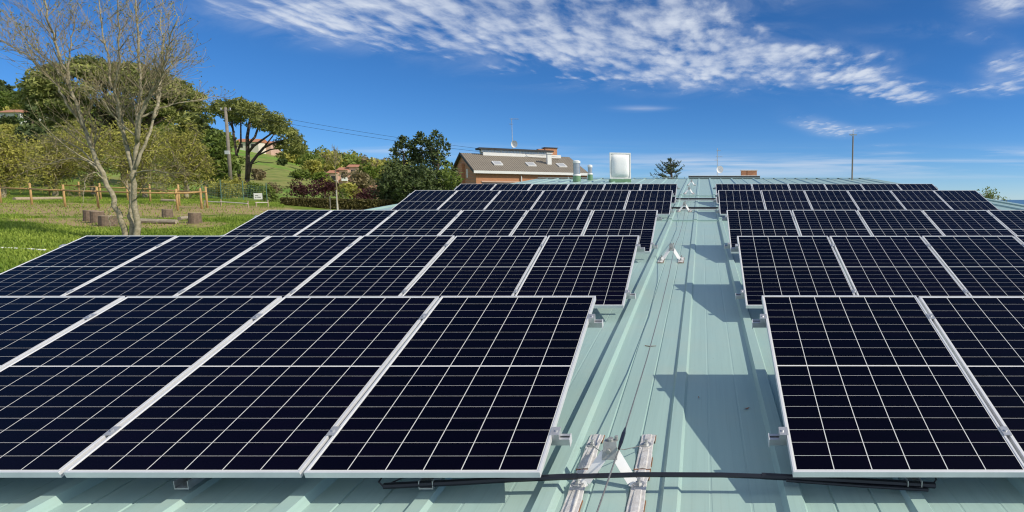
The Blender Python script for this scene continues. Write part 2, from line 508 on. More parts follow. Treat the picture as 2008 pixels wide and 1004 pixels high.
M['stump'] = mat('stump_bark', (0.22, 0.16, 0.115), 0.9, noise=0.5, nscale=9, bump=0.8, bscale=18)
M['cutwood'] = mat('cut_wood', (0.42, 0.33, 0.23), 0.8, noise=0.3, nscale=12)
M['palewood'] = mat('pale_rail_wood', (0.62, 0.58, 0.50), .8, noise=.2)
M['log'] = mat('weathered_log', (0.40, 0.34, 0.26), 0.85, noise=0.4, nscale=8, bump=0.5)
M['pole'] = mat('weathered_pole', (0.24, 0.21, 0.175), 0.85, noise=0.3, nscale=4)
M['wirefence'] = mat('green_wire', (0.10, 0.20, 0.17), 0.5, noise=0.2)
M['plaster'] = mat('cream_plaster', (0.72, 0.66, 0.56), 0.8, noise=0.15)
M['redtile'] = mat('red_tile', (0.52, 0.24, 0.14), 0.8, noise=0.35, nscale=1.5)
M['pinkwall'] = mat('pink_brick', (0.64, 0.43, 0.33), 0.8, noise=0.25, nscale=1.5)

# silicon cells under glass
cm = bpy.data.materials.new('silicon_cells'); cm.use_nodes = True
nt = cm.node_tree; b = nt.nodes['Principled BSDF']; q = NG(nt)
tcn = q.n('ShaderNodeTexCoord')
mp = q.n('ShaderNodeMapping'); q.link(tcn.outputs['Object'], mp.inputs[0]); mp.inputs['Scale'].default_value = (5.5, 11.0, 1.0)
wn = q.n('ShaderNodeTexWhiteNoise', noise_dimensions='3D')
sn = q.n('ShaderNodeVectorMath', operation='FLOOR'); q.link(mp.outputs[0], sn.inputs[0]); q.link(sn.outputs[0], wn.inputs[0])
oi = q.n('ShaderNodeObjectInfo')
vr = q.m('ADD', q.m('MULTIPLY', wn.outputs[0], 0.5), q.m('MULTIPLY', oi.outputs['Random'], 0.5))
cc = q.mix(vr, (0.0003, 0.0004, 0.0032, 1), (0.0018, 0.0008, 0.0062, 1))
q.link(cc, b.inputs['Base Color'])
b.inputs['Roughness'].default_value = 0.22
b.inputs['IOR'].default_value = 1.18
b.inputs['Coat Weight'].default_value = 0.16; b.inputs['Coat Roughness'].default_value = 0.58; b.inputs['Coat IOR'].default_value = 1.26
M['cell'] = cm

brick = bpy.data.materials.new('orange_brick'); brick.use_nodes = True
nt = brick.node_tree; b = nt.nodes['Principled BSDF']; q = NG(nt)
tcn = q.n('ShaderNodeTexCoord'); mp = q.n('ShaderNodeMapping'); q.link(tcn.outputs['Object'], mp.inputs[0])
mp.inputs['Rotation'].default_value = (math.radians(90), 0, 0)
bt = q.n('ShaderNodeTexBrick'); q.link(mp.outputs[0], bt.inputs[0])
bt.inputs['Color1'].default_value = (0.55, 0.24, 0.11, 1); bt.inputs['Color2'].default_value = (0.46, 0.19, 0.085, 1)
bt.inputs['Mortar'].default_value = (0.34, 0.22, 0.15, 1); bt.inputs['Scale'].default_value = 1.0
bt.inputs['Brick Width'].default_value = 0.25; bt.inputs['Row Height'].default_value = 0.075; bt.inputs['Mortar Size'].default_value = 0.009
q.link(bt.outputs[0], b.inputs['Base Color']); b.inputs['Roughness'].default_value = 0.85
M['brick'] = brick

tile = bpy.data.materials.new('grey_roof_tiles'); tile.use_nodes = True
nt = tile.node_tree; b = nt.nodes['Principled BSDF']; q = NG(nt)
tcn = q.n('ShaderNodeTexCoord')
wv = q.n('ShaderNodeTexWave', wave_type='BANDS', bands_direction='X'); q.link(tcn.outputs['Object'], wv.inputs[0]); wv.inputs['Scale'].default_value = 1.5
wv2 = q.n('ShaderNodeTexWave', wave_type='BANDS', bands_direction='Y', wave_profile='SAW'); q.link(tcn.outputs['Object'], wv2.inputs[0]); wv2.inputs['Scale'].default_value = 0.9
c = q.mix(q.noise(tcn.outputs['Object'], 1.2, 6, 0.65), (0.17, 0.145, 0.115, 1), (0.30, 0.26, 0.205, 1))
c = q.mix(q.m('MULTIPLY', wv.outputs['Fac'], 0.35), c, (0.10, 0.09, 0.08, 1))
q.link(c, b.inputs['Base Color']); b.inputs['Roughness'].default_value = 0.85
bn = q.n('ShaderNodeBump'); bn.inputs['Strength'].default_value = 0.8; bn.inputs['Distance'].default_value = 0.06
q.link(q.m('ADD', wv.outputs['Fac'], q.m('MULTIPLY', wv2.outputs['Fac'], 0.6)), bn.inputs['Height']); q.link(bn.outputs[0], b.inputs['Normal'])
M['tile'] = tile

L = {
    'pine': leafmat('pine_needles', (0.075, 0.105, 0.030), (0.37, 0.385, 0.11), 0.2),
    'dark': leafmat('dark_needles', (0.020, 0.038, 0.015), (0.135, 0.175, 0.055), 0.14),
    'olive': leafmat('olive_spring_leaves', (0.17, 0.18, 0.038), (0.62, 0.58, 0.14), 0.4),
    'green': leafmat('green_leaves', (0.06, 0.10, 0.022), (0.25, 0.32, 0.065), 0.3),
    'bright': leafmat('bright_spring_leaves', (0.08, 0.13, 0.02), (0.24, 0.30, 0.05), 0.35),
    'brown': leafmat('bare_brownish_twigs', (0.15, 0.12, 0.065), (0.34, 0.28, 0.15), 0.25),
    'purple': leafmat('purple_leaves', (0.030, 0.009, 0.012), (0.10, 0.032, 0.038), 0.25),
    'hedge': leafmat('hedge_leaves', (0.05, 0.045, 0.016), (0.18, 0.155, 0.05), 0.2),
    'bud': leafmat('spring_buds', (0.20, 0.20, 0.05), (0.38, 0.36, 0.10), 0.35),
    'grass': leafmat('grass_blades', (0.13, 0.22, 0.022), (0.38, 0.47, 0.08), 0.37),
}

# ------------------------------------------------------------------ the building under the camera
SLOPE = 0.0801
ALPHA = math.atan(SLOPE)
Z0 = CAMZ - 1.71


def roof_z(y):
    return Z0 + SLOPE * y


EAVE_Y, RIDGE_Y, HALF = -3.2, 34.5, 9.5
bld = empty('low_building', (0, 0, Z0), label='low wide building whose pale green ribbed metal roof carries the solar panels', cat='building')
HL = 9.2
prof = [(-HL, 0.0)]
k0 = int(-HALF / 0.605) - 2
for k in range(k0, -k0):
    c = -0.155 + 0.605 * k
    if c < -HL + 0.12 or c > HALF - 0.12:
        continue
    tall = (k % 2 != 0)
    h = 0.044 if tall else 0.023
    wb, wt_ = (0.058, 0.037) if tall else (0.052, 0.035)
    prof += [(c - wb, 0), (c - wt_, h), (c + wt_, h), (c + wb, 0)]
    for off in (0.20, 0.40):
        gx = c + off; gd = 0.006 if tall else 0.0014
        if gx < HALF - 0.1:
            prof += [(gx - 0.008, 0), (gx - 0.004, -gd), (gx + 0.004, -gd), (gx + 0.008, 0)]
prof.append((HALF, 0.0))
rb = MB()


def sheet(y0, y1, lift, lip, zfun):
    n = len(prof); k = len(rb.v)
    for y in (y0, y1):
        rb.v += [(x, y, zfun(y) + z + lift) for x, z in prof]
    rb.f += [(k + i, k + i + 1, k + n + i + 1, k + n + i) for i in range(n - 1)]
    if lip:
        k2 = len(rb.v)
        rb.v += [(x, y0, zfun(y0) + z + lift - lip) for x, z in prof]
        rb.f += [(k2 + i, k2 + i + 1, k + i + 1, k + i) for i in range(n - 1)]


fr = lambda y: SLOPE * y
sheet(EAVE_Y, 14.75, 0.0, 0.05, fr)
sheet(14.65, 22.1, 0.034, 0.034, fr)
sheet(22.0, RIDGE_Y, 0.068, 0.034, fr)
ridge_h = SLOPE * RIDGE_Y
sheet(RIDGE_Y, 72.0, 0.068, 0, lambda y: ridge_h - SLOPE * (y - RIDGE_Y))
rb.build('metal_roof', M['roof'], bld)
cap = MB()
cap.add([(-HL, RIDGE_Y - .22, ridge_h + .10), (HALF, RIDGE_Y - .22, ridge_h + .10), (HALF, RIDGE_Y, ridge_h + .135), (-HL, RIDGE_Y, ridge_h + .135),
         (-HL, RIDGE_Y + .22, ridge_h + .10), (HALF, RIDGE_Y + .22, ridge_h + .10)], [(0, 1, 2, 3), (3, 2, 5, 4)])
cap.build('ridge_cap', M['roof'], bld)
for sx in (-1, 1):
    v = MB()
    y0, y1 = EAVE_Y, RIDGE_Y
    hh_ = HALF if sx > 0 else HL
    a, b2 = sx * (hh_ - 0.02), sx * (hh_ + (0.16 if sx > 0 else 0.05)); vt = 0.075 if sx > 0 else 0.075
    for (ya, yb, fz) in ((EAVE_Y, RIDGE_Y, fr), (RIDGE_Y, 72.0, lambda y: ridge_h - SLOPE * (y - RIDGE_Y))):
        pr = [(a, 0.0), (a, vt), (b2, vt), (b2, -0.2)]
        kk = len(v.v)
        for y in (ya, yb):
            v.v += [(x, y, fz(y) + z + 0.0) for x, z in pr]
        v.f += [(kk + i, kk + i + 1, kk + 5 + i, kk + 4 + i) for i in range(3)]
    v.build('verge_flashing', M['roof'], bld)
wl = MB()
zb = -4.5
e = HL - 0.15
wl.add([(-e, EAVE_Y + .4, zb), (e, EAVE_Y + .4, zb), (e, 71.6, zb), (-e, 71.6, zb),
        (-e, EAVE_Y + .4, fr(EAVE_Y + .4) - .03), (e, EAVE_Y + .4, fr(EAVE_Y + .4) - .03), (e, 71.6, fr(EAVE_Y) - .2), (-e, 71.6, fr(EAVE_Y) - .2),
        (-e, RIDGE_Y, ridge_h - .03), (e, RIDGE_Y, ridge_h - .03)],
       [(0, 1, 5, 4), (2, 3, 7, 6), (0, 4, 8, 7, 3), (1, 2, 6, 9, 5)])
wl.build('wall', M['plaster'], bld)

# ------------------------------------------------------------------ solar panels
PW, PL, PT = 1.134, 1.722, 0.035
BETA = math.radians(20.3)
PITCHX = 1.154
XL, XR = -0.777, 0.44
ROWS = [(4.427, -0.709), (7.59, -0.455), (10.81, -0.195), (16.42, 0.232), (19.53, 0.478)]   # top edge y, z from the camera
NPAN = 6


def row_front(k):
    y, z = ROWS[k]
    return y - PL * math.cos(BETA), CAMZ + z - PL * math.sin(BETA)


def make_panel():
    t = empty('solar_panel')
    f = MB(); lip = 0.012
    f.box(0, PW, 0, lip, -PT, 0); f.box(0, PW, PL - lip, PL, -PT, 0)
    f.box(0, lip, lip, PL - lip, -PT, 0); f.box(PW - lip, PW, lip, PL - lip, -PT, 0)
    f.build('frame', M['alu'], t, bevel=0.0012)
    s = MB(); s.box(lip, PW - lip, lip, PL - lip, -0.008, -0.0035)
    s.build('backing_sheet', M['back'], t)
    c = MB()
    m = 0.020; gx, gy, mid = 0.0052, 0.0026, 0.012
    cw = (PW - 2 * m - 5 * gx) / 6
    ch = (PL - 2 * m - mid - 16 * gy) / 18
    y = m
    for j in range(18):
        x = m
        for i in range(6):
            c.add([(x, y, -0.0028), (x + cw, y, -0.0028), (x + cw, y + ch, -0.0028), (x, y + ch, -0.0028)], [(0, 1, 2, 3)])
            x += cw + gx
        y += ch + (mid if j == 8 else gy)
    c.build('solar_cells', M['cell'], t)
    return t


ROWN = ['nearest', 'second nearest', 'middle', 'second farthest', 'farthest']
POSN = ['beside the central walkway', 'second from the central walkway', 'third from the central walkway',
        'fourth from the central walkway', 'fifth from the central walkway', 'at its outer end']
proto = None
for side in ('left', 'right'):
    for k in range(5):
        yf, zf = row_front(k)
        for i in range(NPAN):
            if k == 0 and ((side == 'left' and i > 4) or (side == 'right' and i > 2)): continue
            if k == 1 and side == 'right' and i > 3: continue
            if proto is None:
                p = proto = make_panel()
            else:
                p = copy_tree(proto)
            x0 = XL - PITCHX * i - PW if side == 'left' else XR + PITCHX * i
            p.location = (x0, yf + random.uniform(-.002, .002), zf + random.uniform(-.0015, .0015))
            p.rotation_euler = (BETA + random.uniform(-.0018, .0018), random.uniform(-.0012, .0012), 0)
            tint = 'dark blue' if side == 'left' else 'dark violet blue'
            tag(p, f'{tint} solar panel, {ROWN[k]} {side} row, {POSN[i]}', 'solar panel', 'tilted solar panels on the green roof')

# ------------------------------------------------------------------ racks under the panels
GAM = BETA - ALPHA
CLEAR = 0.178 / math.cos(GAM)


def roof_local(y):
    return -CLEAR - y * math.tan(GAM)


def make_rack(side, n):
    """local x runs away from the walkway; mirrored for the left side"""
    sg = -1 if side == 'left' else 1
    t = empty('mounting_rack')
    W_ = n * PITCHX - 0.02

    def X(a): return sg * a

    def bx(mb, x0, x1, y0, y1, z0, z1):
        a, b_ = sorted((X(x0), X(x1))); mb.box(a, b_, y0, y1, z0, z1)
    for s in (0.165 * PL, 0.83 * PL):
        r = MB(); zt = -PT - 0.001
        bx(r, -0.085, W_ + 0.085, s - 0.022, s + 0.022, zt - 0.040, zt - 0.036)
        bx(r, -0.085, W_ + 0.085, s - 0.022, s - 0.018, zt - 0.036, zt - 0.004)
        bx(r, -0.085, W_ + 0.085, s + 0.018, s + 0.022, zt - 0.036, zt - 0.004)
        bx(r, -0.085, W_ + 0.085, s - 0.022, s - 0.007, zt - 0.004, zt)
        bx(r, -0.085, W_ + 0.085, s + 0.007, s + 0.022, zt - 0.004, zt)
        rail = r.build('rail', M['alu_rail'], t)
        pl = MB(); bx(pl, -0.089, -0.0855, s - 0.025, s + 0.025, zt - 0.050, zt + 0.002); pl.build('end_cap', M['alu'], rail)
        for a in (-0.036, W_ + 0.002):
            c = MB(); bx(c, a, a + 0.034, s - 0.03, s + 0.03, zt + 0.001, 0.0035); bx(c, a + (0.0345 if a < 0 else -0.0115), a + (0.046 if a < 0 else -0.0005), s - 0.03, s + 0.03, 0.0004, 0.0035)
            c.tube([(X(a + 0.017), s, 0.003), (X(a + 0.017), s, 0.010)], 0.007, 6)
            c.build('end_clamp', M['alu_rail'], t)
        for i in range(1, n):
            xc = i * PITCHX - 0.01
            c = MB(); bx(c, xc - 0.021, xc + 0.021, s - 0.032, s + 0.032, 0.0006, 0.005)
            c.tube([(X(xc), s, 0.004), (X(xc), s, 0.012)], 0.008, 6)
            c.build('mid_clamp', M['alu_rail'], t)
    d = Vector((0, math.cos(GAM), -math.sin(GAM))); nrm = Vector((0, math.sin(GAM), math.cos(GAM)))
    xs = []
    for k in range(-20, 20):                                  # on the low ribs of the roof
        xr = -0.155 + 1.21 * k
        a = (XL - xr) if side == 'left' else (xr - XR)
        if 0.15 < a < W_ - 0.1: xs.append(a)
    for a in xs:
        f = MB(); y0, y1 = 0.02, 1.50
        p0 = Vector((X(a), y0, roof_local(y0))) + nrm * 0.050
        p1 = Vector((X(a), y1, roof_local(y1))) + nrm * 0.050
        f.obox((p0 + p1) / 2, (1, 0, 0), d, nrm, 0.036, (p1 - p0).length / 2, 0.004)
        for sx in (-1, 1):
            f.obox((p0 + p1) / 2 + Vector((sx * 0.034, 0, 0)) + nrm * 0.022, (1, 0, 0), d, nrm, 0.002, (p1 - p0).length / 2, 0.0178)
        for s in (0.165 * PL, 0.83 * PL):
            zt = -PT - 0.0415
            f.bar((X(a), s, roof_local(s) + 0.056), (X(a), s, zt), 0.035, 0.035, up=(0, 1, 0))
            f.bar((X(a) + 0.0225, s - 0.05, roof_local(s) + 0.072), (X(a) + 0.0225, s + 0.02, zt - 0.002), 0.05, 0.005, up=(1, 0, 0))
        f.bar((X(a), 0.165 * PL + 0.02, roof_local(0.3) + 0.085), (X(a), 0.83 * PL - 0.02, -PT - 0.075), 0.03, 0.03)
        f.build('support_frame', M['galv'], t)
    return t


for side in ('left', 'right'):
    for k in range(5):
        n = 5 if (k == 0 and side == 'left') else 3 if (k == 0) else 4 if (k == 1 and side == 'right') else 6
        r = make_rack(side, n)
        yf, zf = row_front(k)
        r.location = (XL if side == 'left' else XR, yf, zf); r.rotation_euler = (BETA, 0, 0)
        tag(r, f'grey aluminium rails and clamps holding the {ROWN[k]} panel row on the {side}', 'mounting rack', 'mounting racks of the panel rows')


# ------------------------------------------------------------------ walkway: anchors, lifeline, conduits
def on_roof(x, y, h):
    return Vector((x, y, roof_z(y) + h / math.cos(ALPHA)))


def roof_pt(x, y, h):
    return Vector((x, y - h * math.sin(ALPHA), roof_z(y) + (0.034 if y > 14.7 else 0) + (0.034 if y > 22.05 else 0) + h * math.cos(ALPHA)))


def make_anchor(long):
    t = empty('lifeline_anchor')
    xs = (-0.155, 0.155); yfeet = 0.0
    for x in xs:
        s = MB(); rst = MB(); bolts = []
        segs = ((0.20, 0.60, 0.44), (-0.225, 0.19, 0.02), (-0.64, -0.235, -0.43)) if long else ((-0.02, 0.24, 0.13), (-0.22, -0.03, -0.12))
        for (a, b_, yb) in segs:
            kk = len(s.v); N = 26; m_ = 9
            for j in range(N + 1):
                yy_ = a + (b_ - a) * j / N
                k_ = math.exp(-((yy_ - yb) / 0.035) ** 2)                  # pinched and raised round the bolt
                k2 = math.exp(-((yy_ - yb) / 0.075) ** 2)
                w = 0.043 - 0.007 * k2 + 0.005 * k_ + random.uniform(-.0008, .0008); z = 0.006 + 0.016 * k2; rb_ = 0.011 * (1 - k2) * (1 if 0.012 < yy_ - a and 0.012 < b_ - yy_ else .3)
                pr = ((-w, z - .004), (-w * .9, z + .001), (-w * .52, z), (-w * .40, z + rb_), (0, z + rb_ * 1.1), (w * .40, z + rb_), (w * .52, z), (w * .9, z + .001), (w, z - .004))
                s.v += [(x + px_, yy_, pz_ + random.uniform(-.0006, .0006)) for px_, pz_ in pr]
            for j in range(N):
                for i in range(m_ - 1):
                    q0 = kk + j * m_ + i; s.f.append((q0, q0 + 1, q0 + m_ + 1, q0 + m_))
            rst.box(x - .046, x + .046, a - .006, a + .004, 0.0002, 0.0062)
            rst.box(x + .0435, x + .0475, a + .03, a + .13, 0.0002, 0.0050)
            rst.box(x + .0435, x + .0465, b_ - .10, b_, 0.0002, 0.0050)
            bo = MB(); bolts.append(bo)
            bo.tube([(x, yb, 0.021), (x, yb, 0.027)], 0.030, 16); bo.tube([(x, yb, 0.027), (x, yb, 0.037)], 0.017, 6); bo.tube([(x, yb, 0.037), (x, yb, 0.056)], 0.009, 8)
        st = s.build('strap', M['strap'], t)
        rst.build('rust_edge', M['rust'], st)
        for bo in bolts: bo.build('bolt', M['galv'], st)
    for sx in (-1, 1):
        lg = MB()
        a = Vector((sx * 0.150, 0.02, 0.016)); m1 = Vector((sx * 0.118, 0.035, 0.030)); c = Vector((sx * 0.026, 0.10, 0.150))
        for p0, p1 in ((a, m1), (m1, c)):
            lg.bar(p0, p1 + (p1 - p0).normalized() * 0.002, 0.052, 0.006, up=(0, -0.6, 0.8))
        lg.build('leg', M['white_steel'], t)
    hd = MB()
    hd.add([(-.040, .072, .128), (.040, .072, .128), (.033, .104, .212), (-.033, .104, .212), (-.040, .080, .126), (.040, .080, .126), (.033, .112, .206), (-.033, .112, .206),
            (.030, .150, .208), (-.030, .150, .208), (.030, .150, .201), (-.030, .150, .201)],
           [(0, 1, 2, 3), (5, 4, 7, 6), (0, 4, 5, 1), (1, 5, 6, 2), (0, 3, 7, 4), (3, 2, 8, 9), (7, 11, 10, 6), (9, 8, 10, 11), (2, 6, 10, 8), (3, 9, 11, 7)])
    hd.tube([(-.006, .070, .172), (-.006, .085, .172)], .013, 10)
    hd.tube([(0.0, 0.12, 0.205), (0.0, 0.12, 0.225)], 0.017, 8)
    hd.tube([(0.03, 0.13, 0.205), (0.03, 0.13, 0.232)], 0.010, 8)
    hd.build('head', mat('grey_cast_head', (.40, .41, .40), .45, metal=.4, noise=.3, nscale=30), t, bevel=0.002)
    return t


AX = -0.475
anc_labels = [(2.96, 'grey steel lifeline anchor closest to the camera, on long rusty bolted straps'),
              (9.42, 'grey A-shaped lifeline anchor on short feet, second nearest along the walkway'),
              (16.7, 'pale A-shaped lifeline anchor beside the dark conduit, middle of the walkway'),
              (22.9, 'small pale A-shaped anchor just beyond the upper roof lap'),
              (28.4, 'tiny pale A-shaped anchor nearest the roof ridge')]
a_long = make_anchor(True); a_short = make_anchor(False)
for i, (y, lab) in enumerate(anc_labels):
    a = a_long if i == 0 else a_short if i == 1 else copy_tree(a_short)
    a.location = roof_pt(AX, y, 0.002); a.rotation_euler = (ALPHA, 0, 0)
    if i: a.scale = (1.0, 1.0, 1.12)
    tag(a, lab, 'roof anchor', 'lifeline anchors along the walkway')
wire = MB()
pts = [roof_pt(-0.50, 0.3, 0.10), roof_pt(-0.462, 2.5, 0.135)]
ays = [y for y, _ in anc_labels]
for i, y in enumerate(ays):
    pts.append(roof_pt(AX + 0.052, y + 0.12, 0.19 if i == 0 else 0.215))
    if i < 4:
        for f in (0.25, 0.5, 0.75):
            yy_ = y + (ays[i + 1] - y) * f
            pts.append(roof_pt(AX + 0.055, yy_, 0.20 - 0.10 * (1 - (2 * f - 1) ** 2)))
wr = wire.tube(pts, 0.0042, 6).build('lifeline_cable', M['cable'])
tag(wr, 'thin steel lifeline cable running up the walkway from anchor to anchor', 'cable')
tb = MB(); tb.tube([roof_pt(AX + .05, 3.03, 0.19), roof_pt(AX + .052, 3.10, 0.193), roof_pt(AX + .053, 3.2, 0.193), roof_pt(AX + .053, 3.27, 0.19)], [0.006, 0.011, 0.011, 0.005], 8)
tb.build('turnbuckle', M['black'], wr)
sw = MB(); sw.tube([roof_pt(AX - .155, 3.36, 0.045), roof_pt(AX - .06, 3.12, 0.13), roof_pt(AX, 3.10, 0.17)], 0.0025, 5)
sw.tube([roof_pt(AX + .155, 3.36, 0.045), roof_pt(AX + .06, 3.14, 0.13), roof_pt(AX, 3.10, 0.17)], 0.0025, 5)
sw.build('stay_wire', M['cable'], wr)

co = empty('cable_conduit', on_roof(-0.2, 2.92, 0.1), label='black plastic cable conduit crossing the walkway in front of the nearest panels', cat='conduit')
inv = -Vector(co.location)


def rel(pl, o): return [Vector(p) - Vector(o.location) for p in pl]


c1 = MB()
c1.tube(rel([on_roof(-1.575, 2.90, 0.060), on_roof(-1.2, 2.91, 0.074), on_roof(-0.93, 2.92, 0.085), on_roof(-0.62, 2.925, 0.096)], co), 0.016, 8)
c1.build('sleeve', M['black'], co)
c1 = MB()
c1.tube(rel([on_roof(-0.66, 2.925, 0.095), on_roof(-0.3, 2.93, 0.102), on_roof(0.10, 2.93, 0.100), on_roof(0.46, 2.925, 0.090)], co), 0.0128, 8)
c1.build('tube', M['black'], co)
c1 = MB()
c1.tube(rel([on_roof(0.30, 2.93, 0.095), on_roof(0.8, 2.92, 0.074), on_roof(1.16, 2.91, 0.058)], co), 0.0165, 8)
c1.tube(rel([on_roof(0.42, 2.91, 0.084), on_roof(0.8, 2.90, 0.060), on_roof(1.12, 2.89, 0.046)], co), 0.009, 8)
c1.build('sleeve', M['black'], co)
c1 = MB()
c1.tube(rel([on_roof(-1.575, 2.90, 0.055), on_roof(-1.60, 2.90, 0.08), on_roof(-1.585, 2.96, 0.12), on_roof(-1.3, 3.05, 0.15)], co), 0.005, 6)
c1.tube(rel([on_roof(-1.57, 2.90, 0.06), on_roof(-1.45, 2.96, 0.10), on_roof(-1.25, 3.05, 0.145)], co), 0.004, 6)
c1.tube(rel([on_roof(1.14, 2.91, 0.055), on_roof(1.17, 2.92, 0.08), on_roof(1.16, 2.97, 0.13)], co), 0.005, 6)
c1.build('wire', M['black'], co)
for (y, lab, x0, x1) in ((17.05, 'dark straight conduit across the walkway, next to the middle anchor', -0.98, 0.6),
                         (20.2, 'dark straight conduit across the walkway just in front of the upper roof lap', -0.85, 0.6)):
    c = empty('crossing_conduit', roof_pt(0, y, 0.06), label=lab, cat='conduit', group='dark conduits across the upper walkway')
    m_ = MB(); m_.tube([(x0, 0, 0), (x1, 0, 0)], 0.028, 8); m_.build('tube', M['black'], c)
    m_ = MB(); m_.box(x0 + .1, x1 - .1, -0.075, -0.035, -0.055, -0.025); m_.build('carrier_rail', M['alu'], c)
    for x in (x0 + .12, x1 - .12):
        m_ = MB(); m_.box(x - .03, x + .03, -0.033, 0.033, -0.06, 0.034); m_.build('saddle_clip', M['galv'], c)

# small debris on the paint
tw = MB(); tw.tube([roof_pt(-.50, 5.26, .004), roof_pt(-.46, 5.24, .005), roof_pt(-.40, 5.25, .004)], [.003, .0035, .002], 5)
tag(tw.build('fallen_twig', M['rust']), 'tiny rust coloured twig lying on the green walkway', 'twig')

for (x, y, a, lab) in ((0.30, 3.94, .4, 'curled dry brown leaf in the big panel shadow beside the rib'), (-0.02, 4.12, 1.9, 'tiny dark leaf fragment in the middle of the big panel shadow'),
                       (0.10, 2.60, .9, 'tiny orange leaf fragment near the front edge of the walkway')):
    c = roof_pt(x, y, .004); m_ = MB(); n = 6; r = .022 if a < .5 else .012
    for i in range(n + 1):
        f = i / n; w = r * .45 * math.sin(math.pi * min(.97, f + .03)); px_, py_ = math.cos(a) * (f - .5) * 2 * r, math.sin(a) * (f - .5) * 2 * r
        for sg_ in (-1, 1):
            m_.v.append((c.x + px_ - math.sin(a) * w * sg_, c.y + py_ + math.cos(a) * w * sg_, c.z + .002 + .006 * abs(f - .5) * 2))
        m_.v.append((c.x + px_, c.y + py_, c.z + .0035 + .006 * abs(f - .5)))
    for i in range(n):
        k_ = i * 3; m_.f += [(k_, k_ + 2, k_ + 5, k_ + 3), (k_ + 2, k_ + 1, k_ + 4, k_ + 5)]
    tag(m_.build('dry_leaf', M['rust']), lab, 'leaf', 'dry leaves on the walkway')

# ------------------------------------------------------------------ things on the far roof
def rbase(px, y): return Vector(((px - PX0) / F_PX * y * CP * 1.0, y, roof_z(y) + 0.068))


RB = rbase(1217, 31.0)
v = empty('roof_vent', RB, (0, 0, math.radians(16)), label='white domed skylight hatch standing open upright above the left panels', cat='skylight')
m_ = MB(); m_.box(-.52, .52, -.15, .55, 0, 0.15); m_.build('curb', M['green'], v, bevel=.01)
m_ = MB()
hw, hh, z0_ = 0.53, 1.30, 0.17
for (a, b_, c_, d_) in ((-hw, hw, z0_, z0_ + .06), (-hw, hw, z0_ + hh - .06, z0_ + hh)):
    m_.box(a, b_, -.06, .03, c_, d_)
for sx in (-1, 1):
    m_.box(min(sx * hw, sx * (hw - .06)), max(sx * hw, sx * (hw - .06)), -.06, .03, z0_ + .06, z0_ + hh - .06)
m_.build('frame', M['white'], v)
m_ = MB(); N = 12; kk = 0
for j in range(N + 1):
    for i in range(N + 1):
        a, b_ = i / N * 2 - 1, j / N * 2 - 1
        bul = 0.17 * (1 - abs(a) ** 3.2) ** .7 * (1 - abs(b_) ** 3.2) ** .7
        m_.v.append((a * (hw - .06), -.02 - bul, z0_ + hh / 2 + b_ * (hh / 2 - .06)))
for j in range(N):
    for i in range(N):
        q0 = j * (N + 1) + i; m_.f.append((q0, q0 + 1, q0 + N + 2, q0 + N + 1))
dm = mat('white_acrylic_dome', (0.80, 0.80, 0.79), 0.22, noise=0.06, nscale=3, coat=0.3)
m_.build('dome', dm, v, smooth=True)
for (px, y, r, h, lab) in ((1132, 31.5, .17, 1.08, 'taller fat stainless steel flue with white cap and green collar'),
                           (1158, 33.0, .115, 0.82, 'shorter thin stainless steel flue with white cap and green collar')):
    f = empty('flue_pipe', rbase(px, y), label=lab, cat='flue', group='steel flues near the ridge')
    m_ = MB(); m_.cyl(0, 0, 0, .30, r * 1.22, r * 1.18, 24); m_.build('collar', M['green'], f, smooth=False)
    m_ = MB(); m_.cyl(0, 0, .301, .38, r * 1.25, r * 1.12, 24); m_.build('flashing', M['white'], f)
    m_ = MB(); m_.cyl(0, 0, .381, h - .14, r, r, 24)
    for z in (.55, .72): m_.cyl(0, 0, z, z + .03, r * 1.03, r * 1.03, 24)
    m_.build('pipe', M['steel'], f)
    m_ = MB(); m_.cyl(0, 0, h - .14, h - .04, r * 1.12, r * 1.12, 24); m_.cyl(0, 0, h - .04, h, r * 1.12, r * .7, 24); m_.build('cap', M['white'], f)
ms = empty('lightning_mast', rbase(1670, 33.5), label='tall thin lightning rod mast standing on the right end of the roof ridge', cat='mast')
m_ = MB(); m_.tube([(0, 0, 0), (0, 0, 2.35)], [.045, .038], 10); m_.build('pole', M['pole'], ms)
m_ = MB(); m_.tube([(0, 0, 2.35), (0, 0, 2.72)], [.030, .012], 8); m_.tube([(-.20, 0, 2.42), (.20, 0, 2.42)], .028, 6)
m_.tube([(-.10, 0, 2.36), (-.10, 0, 2.46)], .02, 6); m_.tube([(.0, -.12, 2.44), (.0, .12, 2.44)], .012, 6); m_.build('rod_tip', M['galv'], ms)

